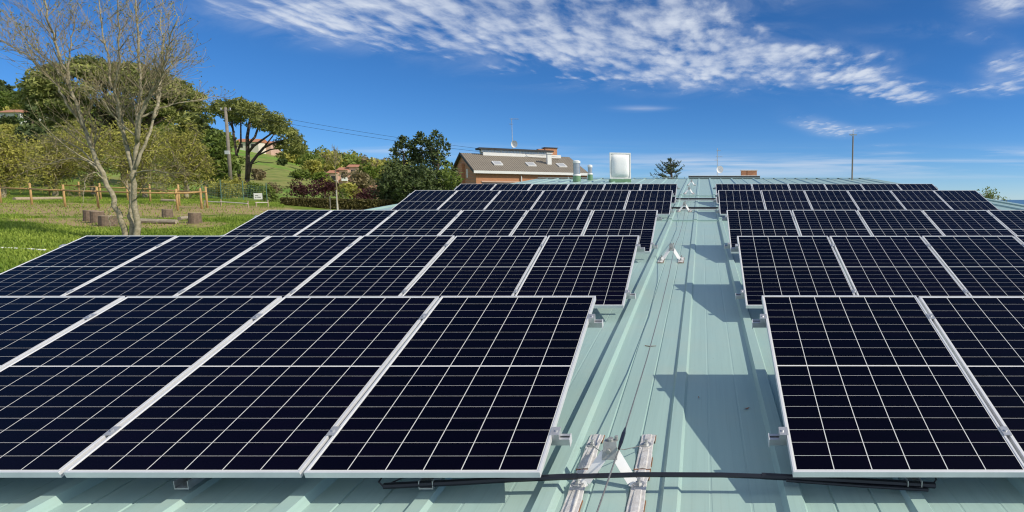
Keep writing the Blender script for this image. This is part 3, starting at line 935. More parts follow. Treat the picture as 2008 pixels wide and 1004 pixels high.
# ------------------------------------------------------------------ brick house
TH = math.radians(32.8)
hc = P(935, 390, 60.0)
hx, hy = hc.x, hc.y
HB = empty('brick_house', (hx, hy, CAMZ - 3.2), (0, 0, TH), label='orange brick house with brown tiled roof and long glazed ridge lantern', cat='house')
LEN, DEP = 11.6, 11.8
ze = 3.2 + 2.78; zr = 3.2 + 4.85
ov = 0.22
w_ = MB()
w_.add([(0, 0, 0), (LEN, 0, 0), (LEN, DEP, 0), (0, DEP, 0), (0, 0, ze - .15), (LEN, 0, ze - .15), (LEN, DEP, ze - .15), (0, DEP, ze - .15), (0, DEP / 2, zr - .15), (LEN, DEP / 2, zr - .15)],
       [(0, 1, 5, 4), (2, 3, 7, 6), (0, 4, 8, 7, 3), (1, 2, 6, 9, 5)])
w_.build('wall', M['brick'], HB)
slope_h = (zr - ze) / (DEP / 2)
for sgn, nm in ((1, 'roof'), (-1, 'roof')):
    r_ = MB(); ya = -ov if sgn == 1 else DEP + ov
    za = ze - ov * slope_h
    r_.add([(-ov, ya, za), (LEN + ov, ya, za), (LEN + ov, DEP / 2, zr), (-ov, DEP / 2, zr), (-ov, ya, za - .12), (LEN + ov, ya, za - .12), (LEN + ov, DEP / 2, zr - .12), (-ov, DEP / 2, zr - .12)],
           [(0, 1, 2, 3), (7, 6, 5, 4), (0, 4, 5, 1), (0, 3, 7, 4), (1, 5, 6, 2)])
    rf_ = r_.build('roof', M['tile'], HB)
    if sgn == 1:
        for sx_, sy_ in ((2.7, 1.9), (6.2, 1.9), (9.6, 1.9)):
            s_ = MB(); zz_ = ze + (sy_) * slope_h
            d_ = Vector((0, 1, slope_h)).normalized(); n_ = Vector((0, -slope_h, 1)).normalized()
            s_.obox(Vector((sx_, sy_ + .5, zz_ + .5 * slope_h)) + n_ * .06, (1, 0, 0), d_, n_, .45, .62, .055)
            wf = s_.build('skylight_frame', M['white'], rf_)
            s_ = MB(); s_.obox(Vector((sx_, sy_ + .52, zz_ + .52 * slope_h)) + n_ * .118, (1, 0, 0), d_, n_, .36, .5, .004)
            s_.build('skylight_glass', mat('pale_blind_glass', (.42, .43, .44), .35), wf)
        f_ = MB(); f_.box(8.15, 8.6, 2.7, 3.15, ze + 2.6 * slope_h, ze + 2.6 * slope_h + 1.2); f_.box(8.05, 8.7, 2.6, 3.25, ze + 2.6 * slope_h + 1.2, ze + 2.6 * slope_h + 1.3)
        f_.build('roof_flue', M['white'], rf_)
m_ = MB(); m_.box(-ov - .05, LEN + ov + .05, -ov - .16, -ov - .004, ze - ov * slope_h - .20, ze - ov * slope_h + .06); m_.build('gutter', M['white'], HB)
for sgn in (1, -1):
    m_ = MB(); ya = -ov if sgn == 1 else DEP + ov
    m_.bar((-ov - .04, ya, ze - ov * slope_h - .06), (-ov - .04, DEP / 2, zr - .06), .06, .22); m_.build('gable_board', M['slate'], HB)
m_ = MB(); m_.box(2.0, LEN - 1.0, DEP / 2 - .62, DEP / 2 + .7, zr - .28, zr + .12); m_.build('lantern_base', M['white'], HB)
m_ = MB(); m_.box(1.9, LEN - 2.2, DEP / 2 - .5, DEP / 2 + .6, zr + .12, zr + .40)
lw = m_.build('lantern_glass', M['steel'], HB)
m_ = MB()
for i in range(23):
    x = 1.9 + i * (LEN - 4.15) / 22
    wdt = .16 if i % 6 == 0 else .05
    m_.box(x - wdt / 2, x + wdt / 2, DEP / 2 - .53, DEP / 2 - .503, zr + .121, zr + .40)
m_.build('lantern_mullion', M['white'], lw)
m_ = MB(); m_.box(1.55, LEN - 1.9, DEP / 2 - .85, DEP / 2 + .95, zr + .402, zr + .60); m_.build('lantern_roof', M['slate'], HB)
m_ = MB(); m_.box(LEN - 2.3, LEN - .9, DEP / 2 + .9, DEP / 2 + 1.9, zr - .6, zr + 1.0); m_.build('brick_chimney', M['brick'], HB)
m_ = MB(); m_.box(LEN - 2.4, LEN - .8, DEP / 2 + .8, DEP / 2 + 2.0, zr + 1.001, zr + 1.08); m_.build('chimney_cap', M['slate'], HB)
m_ = MB(); m_.box(LEN - 3.1, LEN - 2.42, DEP / 2 + .9, DEP / 2 + 1.7, zr - .6, zr + .85); m_.build('brick_chimney', M['brick'], HB)
for xa, xb in ((0.55, 4.3), (4.55, 5.4)):
    m_ = MB(); m_.box(xa, xb, -.012, .2, 1.2, ze - 1.15); wo_ = m_.build('window_opening', M['dark'], HB)
m_ = MB(); m_.box(0.50, 5.5, -.06, -.003, ze - 1.14, ze - 1.0); m_.build('lintel', M['pinkwall'], HB)
for x in (4.42, 9.4):
    m_ = MB(); m_.tube([(x, -.12, 0), (x, -.12, ze - .45)], .06, 8); m_.build('downpipe', M['white'], HB)
for y in (DEP * .33, DEP * .62):
    m_ = MB(); m_.box(-.02, .1, y - .3, y + .3, ze - .6, ze + .3); m_.build('gable_window', M['white'], HB)
m_ = MB(); m_.box(-.30, -.001, DEP * .42, DEP * .56, 0, ze + .9); m_.build('brick_flue', M['brick'], HB)
# aerials
def aerial(name, base, h, label, dish_at, tip):
    a = empty(name, base, label=label, cat='antenna')
    m_ = MB(); m_.tube([(0, 0, 0), (0, 0, h)], [.04, .03], 8); m_.build('pole', M['galv'], a)
    if dish_at is not None:
        m_ = MB(); ring = []
        for j in range(4):
            rr = (.02, .2, .33, .40)[j]; dp = (.10, .085, .045, .0)[j]
            for i in range(16):
                an = 2 * math.pi * i / 16; m_.v.append((.28 + rr * math.cos(an) * .9, -.12 - .12 + dp, dish_at + rr * math.sin(an)))
        for j in range(3):
            for i in range(16):
                m_.f.append((j * 16 + i, j * 16 + (i + 1) % 16, (j + 1) * 16 + (i + 1) % 16, (j + 1) * 16 + i))
        m_.build('dish', M['white'], a, smooth=True)
        m_ = MB(); m_.tube([(0, 0, dish_at), (.28, -.14, dish_at)], .03, 6); m_.build('dish_arm', M['galv'], a)
    m_ = MB()
    for (z, l, nn) in tip:
        m_.tube([(-l * .25, 0, z), (l, 0, z)], .022, 6)
        for i in range(nn):
            x = -l * .2 + i * l * 1.15 / max(1, nn - 1); m_.tube([(x, -.25, z), (x, .25, z)], .012, 5)
    m_.build('aerial', M['galv'], a)
    return a


hm = Matrix.Rotation(TH, 4, 'Z')
ab = HB.location + hm @ Vector((5.3, DEP / 2, zr + .60))
aerial('tv_antenna', ab, 3.35, 'tall thin television aerial with white dish on the brick house ridge', .55, [(3.3, .75, 7), (2.75, -.25, 3)])

# second building behind the ridge
nb0 = P(1350, 390, 62); nb1 = P(1490, 390, 62)
nb = empty('flat_roofed_house', (nb0.x, nb0.y, CAMZ - 5.2), label='house behind the ridge, only its dark roof edge and brick chimney showing', cat='house')
wd = nb1.x - nb0.x
m_ = MB(); m_.box(.3, wd - .3, .3, 8, 0, 5.2 + 1.95); m_.build('wall', M['brick'], nb)
m_ = MB(); m_.box(0, wd, 0, 8.4, 5.2 + 1.955, 5.2 + 2.30); m_.build('roof', M['slate'], nb)
m_ = MB(); m_.box(-.02, wd + .02, -.02, 8.42, 5.2 + 2.303, 5.2 + 2.36); m_.build('roof_edge', M['white'], nb)
cx0 = (1456 - 1350) / F_PX * 62
m_ = MB(); m_.box(cx0, cx0 + .55, 2.0, 3.0, 5.2 + 2.364, 5.2 + 2.95); m_.box(cx0 + .62, cx0 + 1.62, 2.0, 3.2, 5.2 + 2.364, 5.2 + 2.95); m_.build('brick_chimney', M['brick'], nb)
m_ = MB(); m_.box(cx0 - .06, cx0 + 1.7, 1.9, 3.3, 5.2 + 2.952, 5.2 + 3.03); m_.build('chimney_cap', M['white'], nb)
a2 = P(1407, 343, 64)
aerial('yagi_antenna', Vector((a2.x, a2.y + 1, CAMZ + 2.36)), 3.0, 'short television aerial with small grey dish behind the roof ridge', .75, [(2.75, .35, 5), (2.1, .55, 4), (1.75, -.3, 3)])


# ------------------------------------------------------------------ trees
def trunk_mesh(base_h, r, crowns, nlimb, lean=(0, 0), fork=0.45):
    """tapered trunk from the origin with limbs that reach into the crown clumps"""
    mb = MB(); top = Vector((lean[0], lean[1], base_h))
    pts = [Vector((0, 0, -0.4)), Vector((0, 0, 0)), top * 0.35 + Vector((random.uniform(-.1, .1), random.uniform(-.1, .1), 0)), top * 0.7, top]
    mb.tube(pts, [r * 1.35, r * 1.15, r * .9, r * .7, r * .4], 8)
    idx = list(range(len(crowns))); random.shuffle(idx)
    for i in idx[:nlimb]:
        c = Vector(crowns[i][:3]); s = random.uniform(fork, 0.95)
        a = top * s; m = (a + c) / 2 + Vector((random.uniform(-.1, .1), random.uniform(-.1, .1), random.uniform(-.25, .05))) * (c - a).length * .5
        rr = r * (1.05 - s) * .7 + r * .08
        mb.tube([a, m, c], [rr, rr * .65, rr * .25], 5)
    return mb


def dome_crown(rx, ry, z0, z1, n, cr, flat=0.45, skew=0.0):
    """umbrella of small needle clumps: flat belly, rounded top"""
    out = []
    while len(out) < n:
        a, b_ = random.uniform(-1, 1), random.uniform(-1, 1)
        d = a * a + b_ * b_
        if d > 1: continue
        top = z0 + (z1 - z0) * math.sqrt(max(0.0, 1 - d ** 1.3)) * random.uniform(.86, 1.03)
        low = z0 + (z1 - z0) * .12 * random.random()
        z = top if random.random() < .68 else random.uniform(low, top)
        s = cr * random.uniform(.65, 1.35)
        out.append((a * rx, b_ * ry, z + skew * a * rx, s, s, s * flat))
    return out


def ball_crown(rx, ry, rz, zc, n, cr, flat=0.8, power=0.45, rough=0.25):
    out = []
    ph = [random.uniform(0, 6.28) for _ in range(4)]
    for _ in range(n):
        d = Vector((random.gauss(0, 1), random.gauss(0, 1), random.gauss(0, 1))); d.normalize()
        az = math.atan2(d.y, d.x)
        lump = 1 + rough * (math.sin(3 * az + ph[0]) * .5 + math.sin(5 * d.z * 2 + ph[1]) * .35 + math.sin(2 * az + 4 * d.z + ph[2]) * .4)
        r = random.random() ** power * lump
        s = cr * random.uniform(.6, 1.4)
        out.append((d.x * r * rx, d.y * r * ry, zc + d.z * r * rz, s, s, s * flat))
    return out


def spire_crown(r, z0, z1, n, cr, lump=0.25, pw=.72):
    out = []
    for _ in range(n):
        t = random.random() ** 1.25
        rr = r * (1 - t) ** pw * (1 + lump * math.sin(t * 23 + random.random())) * math.sqrt(random.uniform(.25, 1.0))
        a = random.uniform(0, 6.283)
        s = cr * random.uniform(.6, 1.3) * (1.1 - .55 * t)
        out.append((math.cos(a) * rr, math.sin(a) * rr, z0 + (z1 - z0) * t, s, s, s * .75))
    return out


def tree(name, base, label, clumps, leaf, dens, size, trunk_h, trunk_r, cat='tree', bark='bark_dark', nlimb=14, aspect=.45, group=None, lean=(0, 0), nb=(0, 0, .5), inner=.35):
    br = math.atan2(base.x, base.y); cb = math.cos(br)          # crown depth runs away from the lawn's viewer side
    clumps = [(c[0] * cb, c[1] * cb, c[2], c[3], c[4], c[5]) for c in clumps]
    t = empty(name, base, (0, 0, -br), label=label, cat=cat, group=group)
    if trunk_h > 0:
        trunk_mesh(trunk_h, trunk_r, clumps, nlimb, lean).build('trunk', M[bark], t, smooth=True)
    p, tn = clump_points(clumps, dens, inner)
    leaves('crown', p, size, tn, L[leaf], t, aspect, nb)
    return t


def top_h(px, py, zc, base):
    return P(px, py, zc).z - base.z


# big umbrella pine behind the bare tree
b0 = at(258, 76); H = top_h(258, 132, 76, b0)
cl = dome_crown(11.3, 9.0, H - 6.6, H - .2, 250, 1.25, .5)
cl += [(random.uniform(-9.5, -6), random.uniform(-5, 4), H - random.uniform(5, 9.5), 1.3, 1.3, .7) for _ in range(26)]
cl += [(random.uniform(7, 10.0), random.uniform(-4, 4), H - random.uniform(6.0, 8.5), 1.2, 1.2, .6) for _ in range(16)]
tree('umbrella_pine', b0, 'huge dark green umbrella pine with broad dome behind the bare tree', cl, 'pine', 120, .30, H * .62, .55, nlimb=46, aspect=.28)
# stone pine right of the pole, windswept
zc1 = 72.0; b1 = at(486, zc1)
HT = top_h(492, 203, zc1, b1); k = zc1 / F_PX
sp_ = empty('stone_pine', b1, label='windswept flat-topped stone pine leaning right beside the utility pole', cat='tree')
tr = MB()


def rl(px, py, dy=0.0):
    w = P(px, py, zc1); return Vector((w.x - b1.x + dy * b1.x / b1.y, dy, w.z - b1.z))


for pth, rad in [
    ([(481, 396), (478, 380), (476, 350), (475, 320), (473, 290), (470, 250), (468, 228)], (.42, .36, .26, .22, .2, .15, .08)),
    ([(488, 396), (489, 370), (493, 340), (496, 300), (497, 270), (505, 235), (512, 222)], (.5, .42, .36, .32, .26, .18, .08)),
    ([(492, 350), (500, 322), (514, 305), (528, 290), (550, 280), (580, 272)], (.30, .26, .22, .2, .14, .06)),
    ([(497, 300), (508, 288), (528, 275), (548, 262), (565, 258)], (.22, .2, .16, .12, .05)),
    ([(497, 285), (512, 270), (520, 250), (530, 235)], (.2, .18, .14, .06)),
    ([(476, 300), (484, 280), (486, 250), (488, 228)], (.16, .14, .11, .05)),
    ([(473, 262), (466, 245), (460, 228)], (.13, .10, .05)),
    ([(514, 306), (540, 294), (565, 290), (590, 285)], (.16, .13, .09, .04)),
    ([(495, 325), (515, 318), (540, 320), (550, 318)], (.10, .08, .05, .03)),
    ([(500, 345), (520, 338), (545, 330)], (.07, .05, .025)),
    ([(528, 290), (545, 270), (560, 250)], (.12, .10, .05))]:
    dyy = random.uniform(-1.2, 1.2)
    tr.tube([rl(x, y, dyy * i / (len(pth) - 1)) for i, (x, y) in enumerate(pth)], [r_ * .66 for r_ in rad], 8)
tr.build('trunk', M['bark_dark'], sp_, smooth=True)
cl = []
edge_top = [(440, 214), (452, 206), (470, 204), (492, 202), (515, 207), (540, 222), (558, 232), (575, 245), (590, 262), (601, 285)]
edge_low = [(440, 218), (452, 224), (470, 234), (492, 238), (515, 248), (540, 258), (558, 264), (575, 276), (590, 290), (601, 298)]
ex = [p_[0] for p_ in edge_top]
for _ in range(170):
    px = random.uniform(440, 601)
    t_, l_ = np.interp(px, ex, [p_[1] for p_ in edge_top]), np.interp(px, ex, [p_[1] for p_ in edge_low])
    f = random.random() ** 1.7
    py = t_ + (l_ - t_) * f
    wdp = 4.2 * math.sqrt(max(.05, 1 - ((px - 515) / 90) ** 2)) * (1 - .25 * (1 - f))
    c = rl(px, py + 4, random.uniform(-wdp, wdp)); s = random.uniform(.5, 1.05)
    cl.append((c.x, c.y, c.z, s, s, s * .5))
for _ in range(24):
    c = rl(random.uniform(555, 602), random.uniform(275, 305), random.uniform(-2.2, 2.2)); cl.append((c.x, c.y, c.z, .6, .6, .4))
p_, tn = clump_points(cl, 170)
leaves('crown', p_, .24, tn, L['pine'], sp_, .26, (0, 0, .6))

# olive spring trees in the middle distance
for i, (px, zc, ptop, wpx, lab) in enumerate([
        (115, 50, 262, 70, 'olive green budding tree behind the left fence posts'),
        (190, 54, 232, 85, 'wide olive budding tree behind the bare tree\'s left stem'),
        (290, 52, 236, 90, 'tall olive budding tree behind the bare tree\'s right stem'),
        (370, 49, 250, 62, 'olive yellow budding tree at the right end of the rail fence'),
        (12, 44, 262, 62, 'yellowish bushy tree cut by the left photo edge')]):
    b = at(px, zc); H = top_h(px, ptop, zc, b); r = wpx / F_PX * zc
    cl = ball_crown(r, r * .8, H * .50, H * .52, 150, .62, .8, .5, .3)
    t = tree('budding_tree', b, lab, cl, 'olive', 150, .115, H * .55, .17, bark='bark', nlimb=40, aspect=.3, group='olive budding trees behind the paddock')
    mbt = MB(); cbt = math.cos(math.atan2(b.x, b.y))
    for c in cl:
        for _ in range(3):
            d = Vector((random.gauss(0, .7), random.gauss(0, .7), random.gauss(.35, .5))) * .9
            a = Vector((c[0] * cbt, c[1] * cbt, c[2])) - d * .5
            mbt.tube([a, a + d * .5 + Vector((0, 0, .05)), a + d], [.022, .015, .008], 3, False)
    mbt.build('twigs', M['twig'], t)
b = at(432, 66); H = top_h(432, 262, 66, b)
tree('dark_oak', b, 'dark green tree standing right behind the utility pole', ball_crown(2.5, 2.4, H * .5, H * .5, 90, .8, .7, .5), 'green', 90, .24, H * .5, .2)
b = at(412, 72); H = top_h(412, 238, 72, b)
tree('dark_oak', b, 'dark pine-green tree under the right rim of the umbrella pine', ball_crown(1.9, 2.2, 3.0, H - 3.0, 60, .9, .55, .5), 'pine', 100, .28, H * .7, .22)
b = at(84, 64); H = top_h(84, 212, 64, b)
tree('dark_spruce', b, 'very dark evergreen filling the left side under the umbrella pine', spire_crown(1.7, H * .2, H, 90, .7), 'dark', 100, .26, H * .8, .2)
b = at(100, 60); H = top_h(100, 252, 60, b)
tree('dark_spruce', b, 'low dark evergreen between the olive trees and the umbrella pine', ball_crown(3.2, 2.6, H * .45, H * .55, 80, .9, .6), 'dark', 90, .26, H * .5, .2)

# hilltop pines far left
for i, (px, zc, ptop, r, lab) in enumerate([(-8, 205, 152, 5.5, 'dark hilltop pine touching the left photo edge'), (14, 205, 160, 4.6, 'dark hilltop pine above the white hillside house'),
                                            (36, 200, 172, 4.0, 'dark lower hilltop pine nearest the umbrella pine')]):
    b = at(px, zc); H = max(5.0, top_h(px, ptop, zc, b))
    tree('hilltop_pine', b, lab, ball_crown(r, r, H * .42, H * .6, 60, 1.5, .5, .6), 'dark', 60, .6, H * .6, .25, group='dark pines on the hilltop')

# dark evergreens left of the brick house
for i, (px, zc, ptop, r, lab) in enumerate([(798, 52, 270, 1.75, 'dark evergreen, left spire of the clump by the brick house'), (832, 53, 262, 1.7, 'dark evergreen, middle spire of the clump by the brick house'),
                                            (864, 52, 258, 1.6, 'dark evergreen, tallest right spire of the clump by the brick house')]):
    b = at(px, zc); H = top_h(px, ptop, zc, b)
    tree('dark_evergreen', b, lab, spire_crown(r * 1.45, .2, H, 380, .45, .10, .54), 'dark', 120, .15, H * .8, .15, group='dark evergreens by the brick house')
for (px, zc, ptop, r, leaf, lab) in [(768, 50, 318, 1.0, 'dark', 'short dark evergreen at the left foot of the evergreen clump'),
                                     (886, 50, 322, 1.15, 'green', 'lighter green bush against the brick house gable'),
                                     (846, 49, 312, 2.1, 'dark', 'dark bushy evergreen in front of the three spires'),
                                     (804, 49, 318, 1.7, 'dark', 'dark round evergreen below the left spire of the clump')]:
    b = at(px, zc); H = top_h(px, ptop, zc, b)
    tree('evergreen_bush', b, lab, ball_crown(r, r, H * .48, H * .52, 80, .45, .8, .5), leaf, 150, .14, H * .5, .1)

# purple bushes, conifer bush, light shrubs
for (px, zc, ptop, wpx, leaf, nm, lab) in [
        (598, 72, 354, 27, 'purple', 'purple_bush', 'purple leaved bush at the left end of the hedge'),
        (640, 70, 346, 30, 'purple', 'purple_bush', 'tallest purple leaved bush behind the thin white sapling'),
        (718, 66, 366, 27, 'purple', 'purple_bush', 'purple leaved bush between sapling and dark evergreens'),
        (533, 58, 364, 15, 'green', 'conifer_bush', 'small green conifer bush right of the white sign'),
        (505, 66, 358, 20, 'bright', 'spring_shrub', 'bright yellow green shrub behind the white sign'),
        (540, 84, 360, 20, 'brown', 'twiggy_shrub', 'brown twiggy leafless shrub on the meadow edge'),
        (676, 74, 370, 14, 'green', 'conifer_bush', 'small green bush between the purple bushes'),
        (748, 78, 350, 22, 'brown', 'twiggy_shrub', 'brownish budding shrub left of the dark evergreens'),
        (440, 58, 352, 26, 'olive', 'spring_shrub', 'olive shrub behind the green wire fence'),
        (468, 62, 350, 14, 'olive', 'spring_shrub', 'olive shrub between utility pole and stone pine trunk')]:
    b = at(px, zc); H = max(.8, top_h(px, ptop, zc, b)); r = wpx / F_PX * zc
    if nm == 'conifer_bush': cl = spire_crown(r * 1.1, .1, H, 60, .35)
    else: cl = ball_crown(r, r * .9, H * .5, H * .5, 80, .40, .8, .5, .35)
    tree(nm, b, lab, cl, leaf, 150, .12, H * .5, .07, cat='shrub', nlimb=20, bark='bark')

# clipped hedge
ha, za = hit(553, 407, 20); hb_, zb_ = hit(768, 409, 20)
ha = at(553, 45); hb_ = at(772, 48)
hd = empty('clipped_hedge', ha, label='long low clipped brown green hedge along the lawn edge', cat='hedge')
n = 16000
t_ = RNG.uniform(0, 1, n); face = RNG.integers(0, 3, n); thick = 1.0
Hh = RNG.uniform(0, 1, n); Dd = RNG.uniform(0, 1, n)
Hh = np.where(face == 0, 1 + RNG.normal(0, .03, n), Hh); Dd = np.where(face == 1, 0 + RNG.normal(0, .05, n), Dd)
dv = hb_ - ha; nn_ = Vector((-dv.y, dv.x, 0)).normalized()
hz = P(553, 390, 57).z - ha.z; hz2 = P(772, 396, 60).z - hb_.z
gl = np.array([ground(ha.x + dv.x * a, ha.y + dv.y * a) for a in np.linspace(0, 1, 40)])
gz_ = np.interp(t_, np.linspace(0, 1, 40), gl)
topz = np.array([P(553, 388.5, 45).z, P(772, 394, 48).z]); tz = topz[0] + (topz[1] - topz[0]) * t_
pts_ = np.stack([dv.x * t_ + nn_.x * Dd * thick, dv.y * t_ + nn_.y * Dd * thick, gz_ + (tz - gz_) * Hh - ha.z], 1)
leaves('foliage', pts_, .075, RNG.uniform(0, 1, n), L['hedge'], hd, .5)
core = MB()
for i in range(39):
    a0, a1 = i / 39, (i + 1) / 39
    for a in (a0,):
        pa = Vector((dv.x * a0, dv.y * a0, gl[i] - ha.z - .3)) + nn_ * .12; pb = Vector((dv.x * a1, dv.y * a1, gl[i + 1] - ha.z - .3)) + nn_ * .12
        ta = topz[0] + (topz[1] - topz[0]) * a0 - ha.z - .08; tb_ = topz[0] + (topz[1] - topz[0]) * a1 - ha.z - .08
        core.add([pa, pb, Vector((pb.x, pb.y, tb_)), Vector((pa.x, pa.y, ta)), pa + nn_ * .75, pb + nn_ * .75, Vector((pb.x, pb.y, tb_)) + nn_ * .75, Vector((pa.x, pa.y, ta)) + nn_ * .75],
                 [(0, 1, 2, 3), (3, 2, 6, 7), (4, 7, 6, 5)])
core.build('twig_core', mat('hedge_twigs', (0.05, 0.04, 0.02), .9, noise=.5), hd)

# thin sapling with white trunk guard
b = at(664, 43)
H = top_h(664, 288, 43, b)
sa = empty('young_sapling', b, label='thin leafless sapling with pale trunk in front of the hedge', cat='tree')
m_ = MB(); m_.tube([(0, 0, -.2), (.02, 0, H * .35), (-.02, .02, H * .62), (.0, 0, H)], [.055, .045, .03, .008], 7)
for i in range(34):
    z = H * random.uniform(.62, .97); l = (1.05 - z / H) * 2.0 + .15; a = random.uniform(0, 6.28)
    m_.tube([(0, 0, z), (math.cos(a) * l * .35, math.sin(a) * l * .35, z + l * .45), (math.cos(a) * l * .5, math.sin(a) * l * .5, z + l)], [.014, .01, .005], 4)
m_.build('trunk', M['twig'], sa)
m_ = MB(); m_.cyl(0.0, 0, 0, H * .33, .06, .052, 10); m_.build('trunk_guard', M['palewood'], sa)
b = at(650, 43)
stk = MB(); stk.tube([(b.x, b.y, b.z - .1), (b.x, b.y, b.z + 1.0)], .03, 6)
tag(stk.build('thin_stake', M['pole']), 'thin brown stake beside the pale sapling in front of the hedge', 'stake')

# cedar beyond the ridge
b = at(1320, 62); H = top_h(1322, 309, 62, b)
ce = empty('cedar_tree', b, label='dark spiky cedar top showing above the roof ridge', cat='tree')
trk = MB(); trk.tube([(0, 0, -.3), (.1, 0, H * .5), (-.15, 0, H * .8), (-.25, 0, H)], [.3, .22, .12, .02], 8)
ctips = []
for i in range(95):
    z = H * random.uniform(.45, .97); a = random.uniform(0, 6.28); l = (H - z) * .75 * random.uniform(.6, 1.15) + .25
    ex_, ey_ = math.cos(a) * l, math.sin(a) * l
    up = l * random.uniform(.15, .55)
    pth = [Vector((-.15, 0, z)), Vector((-.15 + ex_ * .5, ey_ * .5, z + up * .2)), Vector((-.15 + ex_, ey_, z + up))]
    trk.tube(pth, [.035, .022, .008], 4)
    for s in np.linspace(.25, 1.02, int(14 + l * 20)):
        q_ = pth[0].lerp(pth[1], s * 2) if s < .5 else pth[1].lerp(pth[2], s * 2 - 1)
        ctips.append(q_ + Vector((random.gauss(0, .05), random.gauss(0, .05), random.gauss(.03, .05))))
trk.build('trunk', M['bark_dark'], ce)
leaves('crown', np.array([tuple(c) for c in ctips]), .10, RNG.uniform(0, .6, len(ctips)), L['dark'], ce, .35)

# sparse tree past the right verge
b = at(1937, 44); H = top_h(1937, 362, 44, b)
cl = ball_crown(1.3, 1.0, 1.0, H - .95, 110, .24, .8, .9, .3)
tree('sparse_tree', b, 'small sparse pale green tree past the right roof edge', cl, 'green', 170, .07, H - .9, .09, nlimb=90, bark='twig')

# hillside trees one can tell apart
for (px, zc, ptop, wpx, leaf, nm, lab) in [
        (622, 150, 312, 18, 'olive', 'hillside_tree', 'rounded olive tree on the meadow left of the pink apartments'),
        (622, 175, 300, 20, 'green', 'hillside_tree', 'dark rounded tree above the meadow near the skyline'),
        (598, 128, 340, 17, 'green', 'hillside_tree', 'dark green bush low on the meadow'),
        (562, 168, 326, 9, 'dark', 'hillside_tree', 'small dark bush alone in the bright meadow'),
        (636, 140, 338, 15, 'bright', 'hillside_tree', 'yellow green tree just left of the pink apartments'),
        (706, 120, 338, 24, 'brown', 'hillside_tree', 'bare grey brown tree right of the pink apartments'),
        (735, 135, 326, 24, 'bright', 'hillside_tree', 'fresh green tree left of the evergreen clump'),
        (655, 120, 362, 18, 'olive', 'hillside_tree', 'olive tree directly below the pink apartments'),
        (690, 108, 362, 20, 'olive', 'hillside_tree', 'olive tree below and right of the pink apartments'),
        (592, 250, 296, 14, 'dark', 'hillside_tree', 'dark tree on the skyline right of the stone pine'),
        (470, 140, 318, 18, 'green', 'hillside_tree', 'green tree below the red roofed hill house'),
        (452, 120, 332, 20, 'green', 'hillside_tree', 'dark green tree on the slope behind the utility pole'),
        (516, 112, 354, 12, 'brown', 'hillside_tree', 'brownish bare tree at the foot of the meadow'),
        (20, 120, 262, 40, 'olive', 'hillside_tree', 'olive tree below the white hillside house'),
        (-20, 110, 250, 40, 'green', 'hillside_tree', 'green tree at the left edge below the hillside house'),
        (40, 150, 232, 16, 'dark', 'hillside_tree', 'dark tree right beside the white hillside house')]:
    b = at(px, zc); H = max(2.0, top_h(px, ptop, zc, b)); r = wpx / F_PX * zc
    tree(nm, b, lab, ball_crown(r, r, H * .46, H * .54, 46, r * .34, .75, .5, .3), leaf, 52 / max(.3, (r * .34) ** 1.0), .27 + zc * .0006, H * .5, .16, nlimb=10)

# the far wood on the ridge: one mass
cl_all = {'green': [], 'olive': [], 'brown': []}
for _ in range(210):
    px = random.uniform(575, 800); zc = random.uniform(190, 330)
    x, y = (px - PX0) / F_PX * zc, zc
    zg = ground(x, y)
    if random.random() < .25 and px < 640: continue
    h = random.uniform(4.5, 8.5) * (1.0 if px > 640 else .55); r = random.uniform(2.2, 4.2)
    kd = random.choice(['green', 'olive', 'olive', 'brown'])
    for c in ball_crown(r, r, h * .45, h * .55, 9, r * .5, .8, .4):
        cl_all[kd].append((c[0] + x, c[1] + y, c[2] + zg, c[3], c[4], c[5]))
for _ in range(120):
    px = random.uniform(-60, 460); zc = random.uniform(150, 240)
    if 0 < px < 62 and zc < 190: continue
    if 452 < px < 540: continue
    x, y = (px - PX0) / F_PX * zc, zc; zg = ground(x, y)
    h = random.uniform(4, 7); r = random.uniform(2.5, 4.2)
    kd = random.choice(['green', 'green', 'olive'])
    for c in ball_crown(r, r, h * .45, h * .5, 9, r * .5, .8, .4):
        cl_all[kd].append((c[0] + x, c[1] + y, c[2] + zg, c[3], c[4], c[5]))
for kd, cl in cl_all.items():
    p_, tn = clump_points(cl, 16)
    o = leaves('woodland', p_, .55, tn, L[kd], None, .5)
    tag(o, {'green': 'green trees of the far wood covering the hill', 'olive': 'olive budding trees of the far wood covering the hill', 'brown': 'brown leafless trees of the far wood covering the hill'}[kd], 'wood', kind='stuff')


